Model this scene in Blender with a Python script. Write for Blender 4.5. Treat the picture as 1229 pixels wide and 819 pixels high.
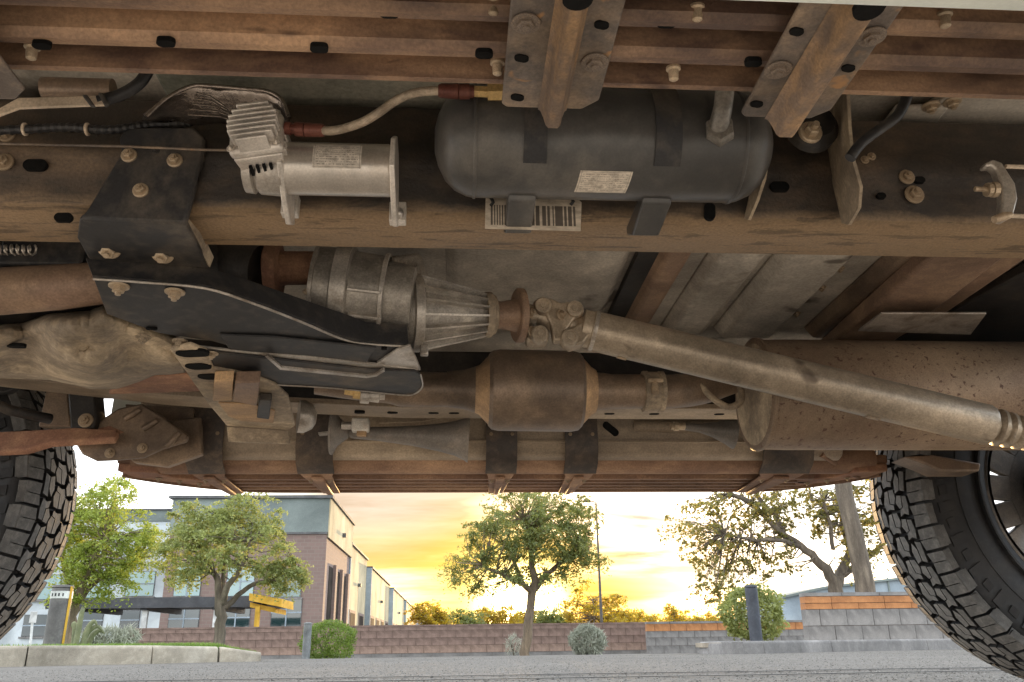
import bpy, math, random
import numpy as np
from mathutils import Vector, Matrix

# ------------------------------------------------------------------ scene, camera, light
SC = bpy.context.scene
for o in list(bpy.data.objects):
    bpy.data.objects.remove(o)
COL = SC.collection
PI = math.pi
R = math.radians
random.seed(7)

CAM_H, LENS_PX = 0.11, 1012.0
PITCH, ROLL, YAW = R(19.9), R(0.8), R(-4.0)
_f0 = Vector((0, math.cos(PITCH), math.sin(PITCH)))
_u0 = Vector((0, -math.sin(PITCH), math.cos(PITCH)))
_r0 = Vector((1, 0, 0))
_yaw = Matrix.Rotation(YAW, 3, 'Z')
CF = _yaw @ _f0
CU = _yaw @ (_u0 * math.cos(ROLL) + _r0 * math.sin(ROLL))
CR = _yaw @ (_r0 * math.cos(ROLL) - _u0 * math.sin(ROLL))
cam_d = bpy.data.cameras.new('camera')
cam = bpy.data.objects.new('camera', cam_d)
COL.objects.link(cam)
cam_d.sensor_width = 36.0
cam_d.lens = LENS_PX / 1229.0 * 36.0
cam_d.clip_start, cam_d.clip_end = 0.01, 6000
m = Matrix((CR, CU, -CF)).transposed().to_4x4()
m.translation = (0, 0, CAM_H)
cam.matrix_world = m
SC.camera = cam

SUN_EL = R(2.1)
SUN_AZ = R(-4.35)                      # heading of the sun, measured clockwise-negative from +Y
SUN_DIR = Vector((-math.sin(SUN_AZ) * math.cos(SUN_EL), math.cos(SUN_AZ) * math.cos(SUN_EL), math.sin(SUN_EL)))
sun_d = bpy.data.lights.new('sun', 'SUN')
sun_d.energy = 1.3
sun_d.angle = R(0.6)
sun_d.color = (1.0, 0.62, 0.26)
sun = bpy.data.objects.new('sun', sun_d)
COL.objects.link(sun)
sun.rotation_euler = (-SUN_DIR).to_track_quat('-Z', 'Y').to_euler()
sun.location = (0, 30, 20)

SC.view_settings.view_transform = 'Standard'
SC.view_settings.look = 'None'
SC.view_settings.exposure = 2.55
SC.view_settings.gamma = 1.0
SC.render.engine = 'CYCLES'
SC.cycles.use_denoising = True
SC.cycles.max_bounces = 7
SC.cycles.diffuse_bounces = 4
SC.cycles.transparent_max_bounces = 8
SC.cycles.sample_clamp_indirect = 6.0


class NT:
    """small helper around a node tree"""
    def __init__(s, nt):
        s.nt = nt
        nt.nodes.clear()

    def n(s, t, **k):
        nd = s.nt.nodes.new(t)
        for a, b in k.items():
            if a == 'inp':
                for i, v in b.items():
                    if isinstance(v, bpy.types.NodeSocket):
                        s.nt.links.new(v, nd.inputs[i])
                    else:
                        nd.inputs[i].default_value = v
            else:
                setattr(nd, a, b)
        return nd

    def math(s, op, a, b=None, c=None, clamp=False):
        nd = s.n('ShaderNodeMath', operation=op, use_clamp=clamp)
        for i, v in enumerate((a, b, c)):
            if v is None:
                continue
            if isinstance(v, bpy.types.NodeSocket):
                s.nt.links.new(v, nd.inputs[i])
            else:
                nd.inputs[i].default_value = v
        return nd.outputs[0]

    def mix(s, f, a, b, blend='MIX'):
        nd = s.n('ShaderNodeMix', data_type='RGBA', blend_type=blend)
        for i, v in ((0, f), (6, a), (7, b)):
            if isinstance(v, bpy.types.NodeSocket):
                s.nt.links.new(v, nd.inputs[i])
            else:
                nd.inputs[i].default_value = v if i == 0 else (v[0], v[1], v[2], 1)
        return nd.outputs[2]

    def noise(s, vec, scale, detail=4, rough=0.55, dist=0.0):
        return s.n('ShaderNodeTexNoise', inp={'Vector': vec, 'Scale': scale, 'Detail': detail, 'Roughness': rough, 'Distortion': dist}).outputs[0]

    def ramp(s, f, lo, hi):
        return s.n('ShaderNodeMapRange', clamp=True, inp={0: f, 1: lo, 2: hi, 3: 0.0, 4: 1.0}).outputs[0]

    def mapping(s, vec, scale=(1, 1, 1), loc=(0, 0, 0), rot=(0, 0, 0)):
        return s.n('ShaderNodeMapping', inp={0: vec, 1: loc, 2: rot, 3: scale}).outputs[0]

    def link(s, a, b):
        s.nt.links.new(a, b)


def build_world():
    w = bpy.data.worlds.new('World')
    SC.world = w
    w.use_nodes = True
    T = NT(w.node_tree)
    out = T.n('ShaderNodeOutputWorld')
    bg = T.n('ShaderNodeBackground')
    sky = T.n('ShaderNodeTexSky', sky_type='NISHITA')
    sky.sun_disc = False
    sky.sun_elevation = SUN_EL
    sky.sun_rotation = -SUN_AZ
    sky.altitude = 700
    sky.dust_density = 1.2
    d = T.n('ShaderNodeTexCoord').outputs['Generated']
    sep = T.n('ShaderNodeSeparateXYZ', inp={0: d})
    x, y, z = sep.outputs
    zz = T.math('MAXIMUM', z, 0.0)
    dot = T.n('ShaderNodeVectorMath', operation='DOT_PRODUCT', inp={0: d, 1: SUN_DIR}).outputs['Value']
    dot = T.math('MAXIMUM', dot, 0.0)
    glow_wide = T.math('POWER', dot, 7.0)
    # clouds: a flat deck seen in perspective, so the streaks flatten towards the horizon
    den = T.math('ADD', zz, 0.16)
    u = T.math('DIVIDE', x, den)
    v = T.math('DIVIDE', y, den)
    vec = T.n('ShaderNodeCombineXYZ', inp={0: u, 1: v, 2: 0.37}).outputs[0]
    vec = T.mapping(vec, scale=(0.8, 1.5, 1), loc=(2.3, 0.4, 0))
    n1 = T.noise(vec, 1.1, 7, 0.56, 0.25)
    n2 = T.noise(vec, 0.55, 4, 0.5, 0.2)
    cloud = T.ramp(n1, 0.36, 0.60)            # 1 = bright cloud / haze sheet
    thick = T.ramp(n2, 0.46, 0.66)            # 1 = thick greyer cloud body
    base = T.mix(1.0, sky.outputs[0], (0.10, 0.10, 0.10), 'MULTIPLY')
    blue = T.mix(1.0, base, (0.22, 0.29, 0.38), 'ADD')
    white = T.mix(glow_wide, (0.72, 0.73, 0.76), (0.40, 0.35, 0.26))
    grey = T.mix(glow_wide, (0.28, 0.29, 0.31), (0.155, 0.118, 0.085))
    cl = T.mix(thick, white, grey)
    c = T.mix(cloud, blue, cl)
    # cloud bank left of the sunset, lit from below: pinkish grey above, deep yellow at its foot
    az = T.math('ARCTAN2', x, y)
    bx_ = T.math('DIVIDE', T.math('SUBTRACT', az, -0.075), 0.16)
    by_ = T.math('DIVIDE', T.math('SUBTRACT', zz, 0.135), 0.08)
    bank = T.math('POWER', 2.718, T.math('MULTIPLY', T.math('ADD', T.math('MULTIPLY', bx_, bx_), T.math('MULTIPLY', by_, by_)), -1.0))
    n3 = T.noise(T.mapping(vec, scale=(1.1, 1.7, 1), loc=(5.1, 0, 0)), 1.3, 6, 0.55, 0.3)
    bank = T.math('MULTIPLY', T.ramp(T.math('ADD', bank, T.math('MULTIPLY', T.math('SUBTRACT', n3, 0.5), 1.1)), 0.25, 0.75), 0.94)
    bankc = T.mix(T.ramp(zz, 0.055, 0.15), (0.21, 0.116, 0.012), T.mix(T.ramp(n3, 0.40, 0.62), (0.115, 0.078, 0.046), (0.175, 0.138, 0.106)))
    c = T.mix(bank, c, bankc)
    # low golden haze round the sunset
    low = T.ramp(zz, 0.125, 0.03)
    lowm = T.math('MULTIPLY', low, T.math('MULTIPLY', T.math('POWER', dot, 26.0), 0.95))
    c = T.mix(lowm, c, (0.235, 0.122, 0.006))
    c = T.mix(T.math('MULTIPLY', T.math('POWER', dot, 200.0), 0.97), c, (0.36, 0.225, 0.016))
    c = T.mix(T.math('MULTIPLY', T.math('POWER', dot, 1600.0), 1.0, clamp=True), c, (4.0, 3.1, 1.3))
    T.link(c, bg.inputs[0])
    bg.inputs[1].default_value = 1.0
    T.link(bg.outputs[0], out.inputs[0])


build_world()

# ------------------------------------------------------------------ photo measurement -> places


def ray(px, py):
    return CR * ((px - 614.5) / LENS_PX) + CU * ((409.5 - py) / LENS_PX) + CF


def Z(px, py, z):
    """point at height z that the photograph shows at pixel (px, py)"""
    d = ray(px, py)
    return Vector((0, 0, CAM_H)) + d * ((z - CAM_H) / d.z)


def Y(px, py, y):
    """point at distance y across the truck that the photograph shows at pixel (px, py)"""
    d = ray(px, py)
    return Vector((0, 0, CAM_H)) + d * (y / d.y)


def mpp(y):
    """metres per photo pixel at distance y"""
    return y / LENS_PX


# ------------------------------------------------------------------ materials
MATS = {}


def mat(name, base, dust=None, amt=0.5, rough=0.7, metal=0.0, scale=14.0, bump=0.25, bscale=60.0, spots=None,
        spot_amt=0.3, spot_scale=40.0, stretch=(1, 1, 1), spec=0.45, fine=0.25, grain=0.20, stain=0.42, zmud=None):
    """worn surface: base colour, patches of a second colour, optional small spots, fine relief"""
    if name in MATS:
        return MATS[name]
    M = bpy.data.materials.new(name)
    M.use_nodes = True
    T = NT(M.node_tree)
    out = T.n('ShaderNodeOutputMaterial')
    P = T.n('ShaderNodeBsdfPrincipled')
    co = T.n('ShaderNodeTexCoord').outputs['Object']
    cs = T.mapping(co, scale=stretch)
    col = None
    if dust is None:
        dust = tuple(min(1, c * 1.5 + 0.01) for c in base)
    n1 = T.noise(cs, scale, 6, 0.6, 0.3)
    f = T.ramp(n1, 0.62 - 0.34 * amt, 0.80 - 0.30 * amt)
    col = T.mix(f, base, dust)
    n2 = T.noise(co, bscale, 5, 0.65)
    f2 = T.math('MULTIPLY', T.ramp(n2, 0.35, 0.75), fine)
    col = T.mix(f2, col, tuple(c * 0.35 for c in base))
    n3 = T.noise(cs, scale * 6, 3, 0.5)
    f3 = T.math('MULTIPLY', T.ramp(n3, 0.5, 0.8), fine * 1.2)
    col = T.mix(f3, col, tuple(min(1, c * 1.5) for c in dust))
    n5 = T.noise(co, bscale * 5.5, 3, 0.6)
    g5 = T.n('ShaderNodeMapRange', clamp=True, inp={0: n5, 1: 0.3, 2: 0.7, 3: 1.0 - grain, 4: 1.0 + grain}).outputs[0]
    col = T.mix(1.0, col, T.n('ShaderNodeCombineColor', inp={0: g5, 1: g5, 2: g5}).outputs[0], 'MULTIPLY')
    n6 = T.noise(cs, scale * 0.45, 5, 0.6, 0.4)
    g6 = T.n('ShaderNodeMapRange', clamp=True, inp={0: n6, 1: 0.3, 2: 0.7, 3: 1.0 - stain, 4: 1.0 + stain}).outputs[0]
    col = T.mix(1.0, col, T.n('ShaderNodeCombineColor', inp={0: g6, 1: g6, 2: g6}).outputs[0], 'MULTIPLY')
    rg = T.math('ADD', T.math('MULTIPLY', f, 0.15), rough, clamp=True)
    if zmud:                                   # dried mud caked on the lower edge
        zc_ = T.n('ShaderNodeSeparateXYZ', inp={0: co}).outputs[2]
        nm = T.noise(T.mapping(co, scale=(0.45, 1, 1)), 20, 7, 0.7, 0.6)
        fm = T.ramp(T.math('ADD', zc_, T.math('MULTIPLY', T.math('SUBTRACT', nm, 0.5), 0.030)), zmud[1], zmud[0])
        mudc = T.mix(T.ramp(nm, 0.35, 0.68), tuple(q * 0.55 for q in zmud[2]), zmud[2])
        ns_ = T.noise(T.mapping(co, scale=(0.16, 1, 1)), 75, 4, 0.65, 0.5)
        mudc = T.mix(T.math('MULTIPLY', T.ramp(ns_, 0.55, 0.61), 0.85), mudc, tuple(q * 0.3 for q in zmud[2]))
        col = T.mix(T.math('MULTIPLY', fm, 0.93), col, T.mix(1.0, mudc, T.n('ShaderNodeCombineColor', inp={0: g5, 1: g5, 2: g5}).outputs[0], 'MULTIPLY'))
    if spots:
        n4 = T.noise(cs, spot_scale, 3, 0.55, 0.4)
        f4 = T.ramp(n4, 0.66 - 0.22 * spot_amt, 0.72 - 0.2 * spot_amt)
        col = T.mix(f4, col, spots)
    bp = T.n('ShaderNodeBump', inp={'Strength': bump * 0.55, 'Distance': 0.004, 'Height': T.math('ADD', T.math('ADD', n2, T.math('MULTIPLY', n5, 0.35)), T.math('MULTIPLY', n1, 1.5))})
    T.link(col, P.inputs['Base Color'])
    T.link(rg, P.inputs['Roughness'])
    T.link(bp.outputs[0], P.inputs['Normal'])
    P.inputs['Metallic'].default_value = metal
    P.inputs['Specular IOR Level'].default_value = spec
    T.link(P.outputs[0], out.inputs[0])
    MATS[name] = M
    return M


TAN = (0.34, 0.235, 0.135)
m_frame = mat('frame rail dusty steel', (0.042, 0.034, 0.028), (0.13, 0.090, 0.058), 0.42, 0.5, 0.0, 9, 0.6, 55, stretch=(0.5, 1, 1), zmud=(0.534, 0.552, (0.50, 0.335, 0.185)), stain=0.5)
m_mud = mat('caked mud', (0.27, 0.195, 0.125), (0.50, 0.37, 0.235), 0.52, 0.75, 0, 26, 1.3, 90, spots=(0.12, 0.08, 0.05), spot_amt=0.36, spot_scale=70, stretch=(0.14, 1, 1))
m_board = mat('running board rusty dusty steel', (0.125, 0.076, 0.056), (0.43, 0.27, 0.16), 0.58, 0.5, 0, 11, 0.35, 70, stretch=(0.35, 1, 1), spots=(0.085, 0.050, 0.038), spot_amt=0.15, spot_scale=30)
m_bracket = mat('bracket plate speckled steel', (0.15, 0.125, 0.108), (0.29, 0.215, 0.15), 0.5, 0.48, 0.1, 18, 0.3, 90, spots=(0.40, 0.22, 0.10), spot_amt=0.06, spot_scale=34)
m_bracket_ridge = mat('bracket ridge orange rust', (0.19, 0.135, 0.098), (0.46, 0.275, 0.125), 0.42, 0.5, 0.05, 20, 0.3, 80, stretch=(1, 0.5, 1))
m_black = mat('black painted plate', (0.030, 0.030, 0.032), (0.13, 0.108, 0.085), 0.34, 0.52, 0.0, 9, 0.1, 70, fine=0.2, spec=0.3, grain=0.16)
m_tank = mat('dark grey tank paint', (0.056, 0.054, 0.052), (0.125, 0.113, 0.098), 0.34, 0.32, 0.0, 7, 0.06, 80, spec=0.5, grain=0.12, fine=0.2, stain=0.35)
m_silver = mat('bare aluminium motor', (0.70, 0.65, 0.59), (0.55, 0.48, 0.40), 0.3, 0.28, 0.7, 10, 0.05, 90, fine=0.12, grain=0.12)
m_cast = mat('cast aluminium', (0.52, 0.48, 0.43), (0.28, 0.235, 0.19), 0.45, 0.36, 0.6, 22, 0.2, 70)
m_fin = mat('bright cast fins', (0.74, 0.69, 0.63), (0.50, 0.44, 0.38), 0.3, 0.36, 0.45, 26, 0.12, 90, grain=0.15)
m_floor = mat('dusty floor pan', (0.42, 0.38, 0.325), (0.62, 0.56, 0.475), 0.5, 0.5, 0, 5, 0.15, 40, spots=(0.13, 0.11, 0.09), spot_amt=0.20, spot_scale=9, stain=0.45)
m_floor_green = mat('undersealed floor pan', (0.24, 0.245, 0.20), (0.34, 0.32, 0.26), 0.5, 0.5, 0, 6, 0.2, 40)
m_sill = mat('grey rocker panel', (0.58, 0.53, 0.46), (0.44, 0.37, 0.29), 0.35, 0.5, 0, 6, 0.08, 50, grain=0.15)
m_shaft = mat('driveshaft grey brown', (0.32, 0.265, 0.20), (0.46, 0.375, 0.28), 0.45, 0.34, 0.45, 9, 0.15, 60, spots=(0.12, 0.09, 0.065), spot_amt=0.12, spot_scale=14, stain=0.5)
m_cat = mat('heat browned exhaust', (0.20, 0.148, 0.110), (0.33, 0.24, 0.165), 0.45, 0.38, 0.35, 7, 0.1, 60, stain=0.5)
m_catrust = mat('orange rust cone', (0.38, 0.25, 0.145), (0.56, 0.37, 0.20), 0.5, 0.55, 0.2, 14, 0.3, 60, stretch=(0.5, 1, 1))
m_muffler = mat('muffler rust pitted', (0.34, 0.25, 0.17), (0.15, 0.092, 0.064), 0.62, 0.45, 0.25, 3.2, 0.3, 70, spots=(0.12, 0.066, 0.045), spot_amt=0.26, spot_scale=110, stain=0.5)
m_rust = mat('dark red rust', (0.23, 0.115, 0.072), (0.36, 0.205, 0.12), 0.5, 0.75, 0, 16, 0.45, 70)
m_brownpipe = mat('brown tube', (0.23, 0.15, 0.105), (0.34, 0.23, 0.15), 0.5, 0.5, 0.15, 9, 0.2, 60)
m_pan = mat('dust caked casting', (0.25, 0.20, 0.145), (0.50, 0.40, 0.275), 0.46, 0.7, 0, 13, 0.6, 50, stain=0.5)
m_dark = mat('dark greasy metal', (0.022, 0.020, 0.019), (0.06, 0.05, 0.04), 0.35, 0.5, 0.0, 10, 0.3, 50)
m_bolt = mat('plated bolt', (0.55, 0.44, 0.31), (0.34, 0.25, 0.17), 0.45, 0.42, 0.5, 60, 0.2, 200)
m_boltdark = mat('dirty bolt', (0.30, 0.23, 0.16), (0.44, 0.33, 0.21), 0.5, 0.5, 0.3, 60, 0.2, 200)
m_holeshade = mat('painted hole shade', (0.010, 0.010, 0.010), (0.014, 0.013, 0.012), 0.3, 0.9, 0, 20, 0.0, 50, spec=0.1)  # near-black colour painted as the shade inside holes and slots
m_rubber = mat('tyre rubber', (0.012, 0.012, 0.013), (0.042, 0.039, 0.036), 0.36, 0.6, 0.0, 10, 0.2, 120, fine=0.25, spec=0.45)
m_tread = mat('dusty tread rubber', (0.10, 0.098, 0.094), (0.215, 0.206, 0.193), 0.5, 0.7, 0.0, 18, 0.3, 160, spec=0.3, stain=0.5)
m_hose = mat('black hose', (0.018, 0.018, 0.02), (0.05, 0.045, 0.04), 0.3, 0.45, 0, 20, 0.1, 90)
m_redfit = mat('red anodised fitting', (0.15, 0.048, 0.034), (0.22, 0.085, 0.06), 0.35, 0.4, 0.3, 30, 0.1, 90)
m_brass = mat('brass fitting', (0.66, 0.46, 0.20), (0.50, 0.33, 0.14), 0.4, 0.35, 0.6, 30, 0.1, 90)
m_foil = mat('crinkled heat foil', (0.30, 0.26, 0.23), (0.13, 0.105, 0.09), 0.5, 0.22, 0.9, 9, 0.9, 30)
m_horn = mat('grey horn trumpet', (0.22, 0.195, 0.17), (0.32, 0.265, 0.21), 0.4, 0.42, 0.1, 8, 0.12, 60)
m_white = mat('white plastic', (0.74, 0.70, 0.63), (0.55, 0.47, 0.38), 0.35, 0.45, 0, 30, 0.1, 90)
m_farpanel = mat('far rocker dusty paint', (0.27, 0.21, 0.15), (0.42, 0.33, 0.23), 0.48, 0.5, 0, 6, 0.2, 50, stretch=(0.4, 1, 1))
m_farboard = mat('far board rusty steel', (0.22, 0.130, 0.085), (0.38, 0.24, 0.148), 0.5, 0.62, 0.0, 8, 0.25, 50, stretch=(0.4, 1, 1), spec=0.25)
m_farstrap = mat('dark brown board bracket', (0.060, 0.046, 0.038), (0.16, 0.115, 0.08), 0.42, 0.45, 0.0, 14, 0.2, 60)
m_castdark = mat('dark casting and rib shade', (0.29, 0.268, 0.238), (0.46, 0.42, 0.365), 0.42, 0.40, 0.45, 22, 0.25, 70)  # on ribbed housings this darker tone paints the shade between the ribs
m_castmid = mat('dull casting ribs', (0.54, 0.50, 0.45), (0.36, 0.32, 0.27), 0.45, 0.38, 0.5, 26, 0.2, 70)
m_rim = mat('wheel rim dull alloy', (0.14, 0.13, 0.12), (0.22, 0.19, 0.16), 0.4, 0.4, 0.6, 12, 0.1, 60)
m_paint = mat('pale mint body paint', (0.72, 0.77, 0.72), (0.68, 0.72, 0.67), 0.3, 0.3, 0, 4, 0.02, 60, fine=0.05, spec=0.5, grain=0.05)
m_strap = mat('pale tan strap', (0.68, 0.56, 0.43), (0.55, 0.43, 0.31), 0.4, 0.6, 0, 20, 0.1, 90)
m_glassy = mat('braided steel hose', (0.56, 0.46, 0.35), (0.38, 0.30, 0.22), 0.5, 0.35, 0.5, 90, 0.8, 420)


def print_mat(name, paper, ink, kind):
    """flat print: rows of small type, or a bar code, on paper (uses the UV map)"""
    M = bpy.data.materials.new(name)
    M.use_nodes = True
    T = NT(M.node_tree)
    out = T.n('ShaderNodeOutputMaterial')
    P = T.n('ShaderNodeBsdfPrincipled')
    uv = T.n('ShaderNodeTexCoord').outputs['UV']
    sep = T.n('ShaderNodeSeparateXYZ', inp={0: uv})
    x, y = sep.outputs[0], sep.outputs[1]
    inx = T.math('MULTIPLY', T.math('GREATER_THAN', x, 0.06), T.math('LESS_THAN', x, 0.93))
    if kind == 'text':
        rows = 11.0
        yr = T.math('MULTIPLY', y, rows)
        row = T.math('FLOOR', yr)
        fr = T.math('FRACT', yr)
        line = T.math('MULTIPLY', T.math('GREATER_THAN', fr, 0.25), T.math('LESS_THAN', fr, 0.78))
        v = T.n('ShaderNodeCombineXYZ', inp={0: T.math('MULTIPLY', x, 26.0), 1: T.math('MULTIPLY', row, 7.3), 2: 0.0}).outputs[0]
        words = T.math('GREATER_THAN', T.noise(v, 1.0, 2, 0.5), 0.47)
        v2 = T.n('ShaderNodeCombineXYZ', inp={0: T.math('MULTIPLY', x, 140.0), 1: T.math('MULTIPLY', yr, 3.0), 2: 0.0}).outputs[0]
        letters = T.ramp(T.noise(v2, 1.0, 1, 0.5), 0.40, 0.58)
        iny = T.math('MULTIPLY', T.math('GREATER_THAN', y, 0.08), T.math('LESS_THAN', y, 0.92))
        f = T.math('MULTIPLY', T.math('MULTIPLY', line, words), T.math('MULTIPLY', letters, T.math('MULTIPLY', inx, iny)))
        # thin printed border
        bx = T.math('LESS_THAN', T.math('ABSOLUTE', T.math('SUBTRACT', T.math('ABSOLUTE', T.math('SUBTRACT', x, 0.5)), 0.465)), 0.006)
        by = T.math('LESS_THAN', T.math('ABSOLUTE', T.math('SUBTRACT', T.math('ABSOLUTE', T.math('SUBTRACT', y, 0.5)), 0.455)), 0.009)
        f = T.math('MAXIMUM', T.math('MULTIPLY', f, 0.85), T.math('MULTIPLY', T.math('MAXIMUM', bx, by), 0.6))
    else:
        v = T.n('ShaderNodeCombineXYZ', inp={0: T.math('MULTIPLY', T.math('FLOOR', T.math('MULTIPLY', x, 75.0)), 0.77), 1: 0.0, 2: 0.0}).outputs[0]
        bars = T.math('GREATER_THAN', T.noise(v, 1.0, 0, 0.5), 0.46)
        iny = T.math('MULTIPLY', T.math('GREATER_THAN', y, 0.12), T.math('LESS_THAN', y, 0.70))
        f = T.math('MULTIPLY', T.math('MULTIPLY', bars, 0.92), T.math('MULTIPLY', inx, iny))
    n = T.noise(uv, 5.0, 5, 0.6)
    pc = T.mix(T.ramp(n, 0.38, 0.70), paper, tuple(c * 0.45 for c in paper))
    col = T.mix(f, pc, ink)
    T.link(col, P.inputs['Base Color'])
    P.inputs['Roughness'].default_value = 0.6
    T.link(P.outputs[0], out.inputs[0])
    return M


m_label = print_mat('printed rating label', (0.66, 0.60, 0.52), (0.10, 0.08, 0.07), 'text')
m_label2 = print_mat('printed warning label', (0.74, 0.66, 0.55), (0.20, 0.15, 0.12), 'text')
m_barcode = print_mat('bar code tag', (0.62, 0.53, 0.42), (0.07, 0.055, 0.045), 'bar')


# ------------------------------------------------------------------ mesh helpers
class MB:
    """collects shapes into one mesh"""
    def __init__(s):
        s.v, s.f, s.uv = [], [], {}

    def add(s, verts, faces):
        b = len(s.v)
        s.v += [tuple(p) for p in verts]
        s.f += [tuple(i + b for i in f) for f in faces]
        return b

    def box(s, c, d, M=None):
        x, y, z = d[0] / 2, d[1] / 2, d[2] / 2
        vs = [Vector((sx * x, sy * y, sz * z)) for sx in (-1, 1) for sy in (-1, 1) for sz in (-1, 1)]
        if M is not None:
            vs = [M @ p for p in vs]
        vs = [p + Vector(c) for p in vs]
        s.add(vs, [(0, 1, 3, 2), (4, 6, 7, 5), (0, 4, 5, 1), (2, 3, 7, 6), (0, 2, 6, 4), (1, 5, 7, 3)])
        return s

    def prism(s, poly, ext):
        """polygon (3D points) extruded by a vector"""
        n = len(poly)
        ext = Vector(ext)
        vs = [Vector(p) for p in poly] + [Vector(p) + ext for p in poly]
        fs = [tuple(range(n - 1, -1, -1)), tuple(range(n, 2 * n))]
        fs += [(i, (i + 1) % n, (i + 1) % n + n, i + n) for i in range(n)]
        s.add(vs, fs)
        return s

    def strip(s, A, B, th):
        """sheet between two polylines, th = offset vector or thickness along the sheet normal"""
        n = len(A)
        A = [Vector(p) for p in A]
        B = [Vector(p) for p in B]
        off = []
        for i in range(n):
            if isinstance(th, (int, float)):
                j0, j1 = max(0, i - 1), min(n - 1, i + 1)
                t = (A[j1] - A[j0] + B[j1] - B[j0])
                nn = t.cross(B[i] - A[i])
                off.append(nn.normalized() * th if nn.length > 1e-9 else Vector((0, 0, th)))
            else:
                off.append(Vector(th))
        vs = A + B + [A[i] + off[i] for i in range(n)] + [B[i] + off[i] for i in range(n)]
        fs = []
        for i in range(n - 1):
            fs.append((i, i + 1, n + i + 1, n + i))
            fs.append((2 * n + i, 3 * n + i, 3 * n + i + 1, 2 * n + i + 1))
            fs.append((i, 2 * n + i, 2 * n + i + 1, i + 1))
            fs.append((n + i, n + i + 1, 3 * n + i + 1, 3 * n + i))
        fs.append((0, n, 3 * n, 2 * n))
        e = n - 1
        fs.append((e, 2 * n + e, 3 * n + e, n + e))
        s.add(vs, fs)
        return s

    def grid(s, rows):
        """open sheet from rows of points"""
        nr, nc = len(rows), len(rows[0])
        vs = [p for r in rows for p in r]
        s.add(vs, [(i * nc + j, i * nc + j + 1, (i + 1) * nc + j + 1, (i + 1) * nc + j) for i in range(nr - 1) for j in range(nc - 1)])
        return s

    def tube(s, path, rad, n=16, caps=True, flat=None):
        path = [Vector(p) for p in path]
        if isinstance(rad, (int, float)):
            rad = [rad] * len(path)
        up = None
        rings = []
        for i, p in enumerate(path):
            t = (path[min(i + 1, len(path) - 1)] - path[max(i - 1, 0)])
            if t.length < 1e-9:
                t = Vector((1, 0, 0))
            t.normalize()
            if up is None:
                up = Vector((0, 0, 1)) if abs(t.z) < 0.9 else Vector((0, 1, 0))
            a = up - t * up.dot(t)
            a.normalize()
            b = t.cross(a)
            up = a
            k = flat if flat else 1.0
            rings.append([p + (a * math.cos(2 * PI * j / n) * k + b * math.sin(2 * PI * j / n)) * rad[i] for j in range(n)])
        vs = [q for r in rings for q in r]
        fs = []
        for i in range(len(rings) - 1):
            for j in range(n):
                j2 = (j + 1) % n
                fs.append((i * n + j, i * n + j2, (i + 1) * n + j2, (i + 1) * n + j))
        if caps:
            fs.append(tuple(range(n - 1, -1, -1)))
            fs.append(tuple((len(rings) - 1) * n + j for j in range(n)))
        s.add(vs, fs)
        return s

    def lathe(s, org, axis, prof, n=32, caps=True):
        """prof: (distance along axis, radius)"""
        axis = Vector(axis).normalized()
        org = Vector(org)
        a = Vector((0, 0, 1)) if abs(axis.z) < 0.9 else Vector((1, 0, 0))
        a = (a - axis * a.dot(axis)).normalized()
        b = axis.cross(a)
        vs = []
        for t, r in prof:
            for j in range(n):
                th = 2 * PI * j / n
                vs.append(org + axis * t + (a * math.cos(th) + b * math.sin(th)) * max(r, 1e-5))
        fs = []
        for i in range(len(prof) - 1):
            for j in range(n):
                j2 = (j + 1) % n
                fs.append((i * n + j, i * n + j2, (i + 1) * n + j2, (i + 1) * n + j))
        if caps:
            fs.append(tuple(range(n - 1, -1, -1)))
            fs.append(tuple((len(prof) - 1) * n + j for j in range(n)))
        s.add(vs, fs)
        return s

    def profile(s, yz, x0, x1):
        """closed (y, z) outline drawn out along the length of the truck"""
        s.prism([(x0, y, z) for y, z in yz], (x1 - x0, 0, 0))
        return s

    def mesh(s, name, origin=(0, 0, 0)):
        me = bpy.data.meshes.new(name)
        o = Vector(origin)
        me.from_pydata([(p[0] - o.x, p[1] - o.y, p[2] - o.z) for p in s.v], [], s.f)
        me.update()
        return me


def fix_normals(me):
    import bmesh
    bm = bmesh.new()
    bm.from_mesh(me)
    bmesh.ops.recalc_face_normals(bm, faces=bm.faces)
    bm.to_mesh(me)
    bm.free()


def link(name, me, material, parent=None, label=None, cat=None, group=None, kind=None):
    if material is not None and not me.materials:
        me.materials.append(material)
    o = bpy.data.objects.new(name, me)
    COL.objects.link(o)
    if parent is not None:
        o.parent = parent
    if label:
        o['label'] = label
    if cat:
        o['category'] = cat
    if group:
        o['group'] = group
    if kind:
        o['kind'] = kind
    return o


def obj(name, mb, material, parent=None, smooth=None, bevel=0.0, label=None, origin=None, **kw):
    org = origin if origin is not None else (TRUCK0 if in_truck(parent) else (0, 0, 0))
    me = mb.mesh(name, org)
    fix_normals(me)
    if smooth:
        me.shade_smooth()
        me.set_sharp_from_angle(angle=R(smooth))
    o = link(name, me, material, parent, label, **kw)
    if origin is not None:
        if parent is None:
            o.location = origin
        else:
            o.location = Vector(origin) - (TRUCK0 if in_truck(parent) else Vector((0, 0, 0)))
    if bevel:
        b = o.modifiers.new('bevel', 'BEVEL')
        b.width = bevel
        b.segments = 2
        b.limit_method = 'ANGLE'
        b.angle_limit = R(35)
        me.shade_smooth()
        me.set_sharp_from_angle(angle=R(30))
    return o


TRUCK0 = Vector((0.0, 1.2, 0.0))


def in_truck(p):
    while p is not None:
        if p.name.startswith('truck'):
            return True
        p = p.parent
    return False


def thing(name, label, cat, loc, group=None):
    o = bpy.data.objects.new(name, None)
    COL.objects.link(o)
    o.empty_display_size = 0.2
    o.location = loc
    o['label'] = label
    o['category'] = cat
    if group:
        o['group'] = group
    return o


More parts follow.
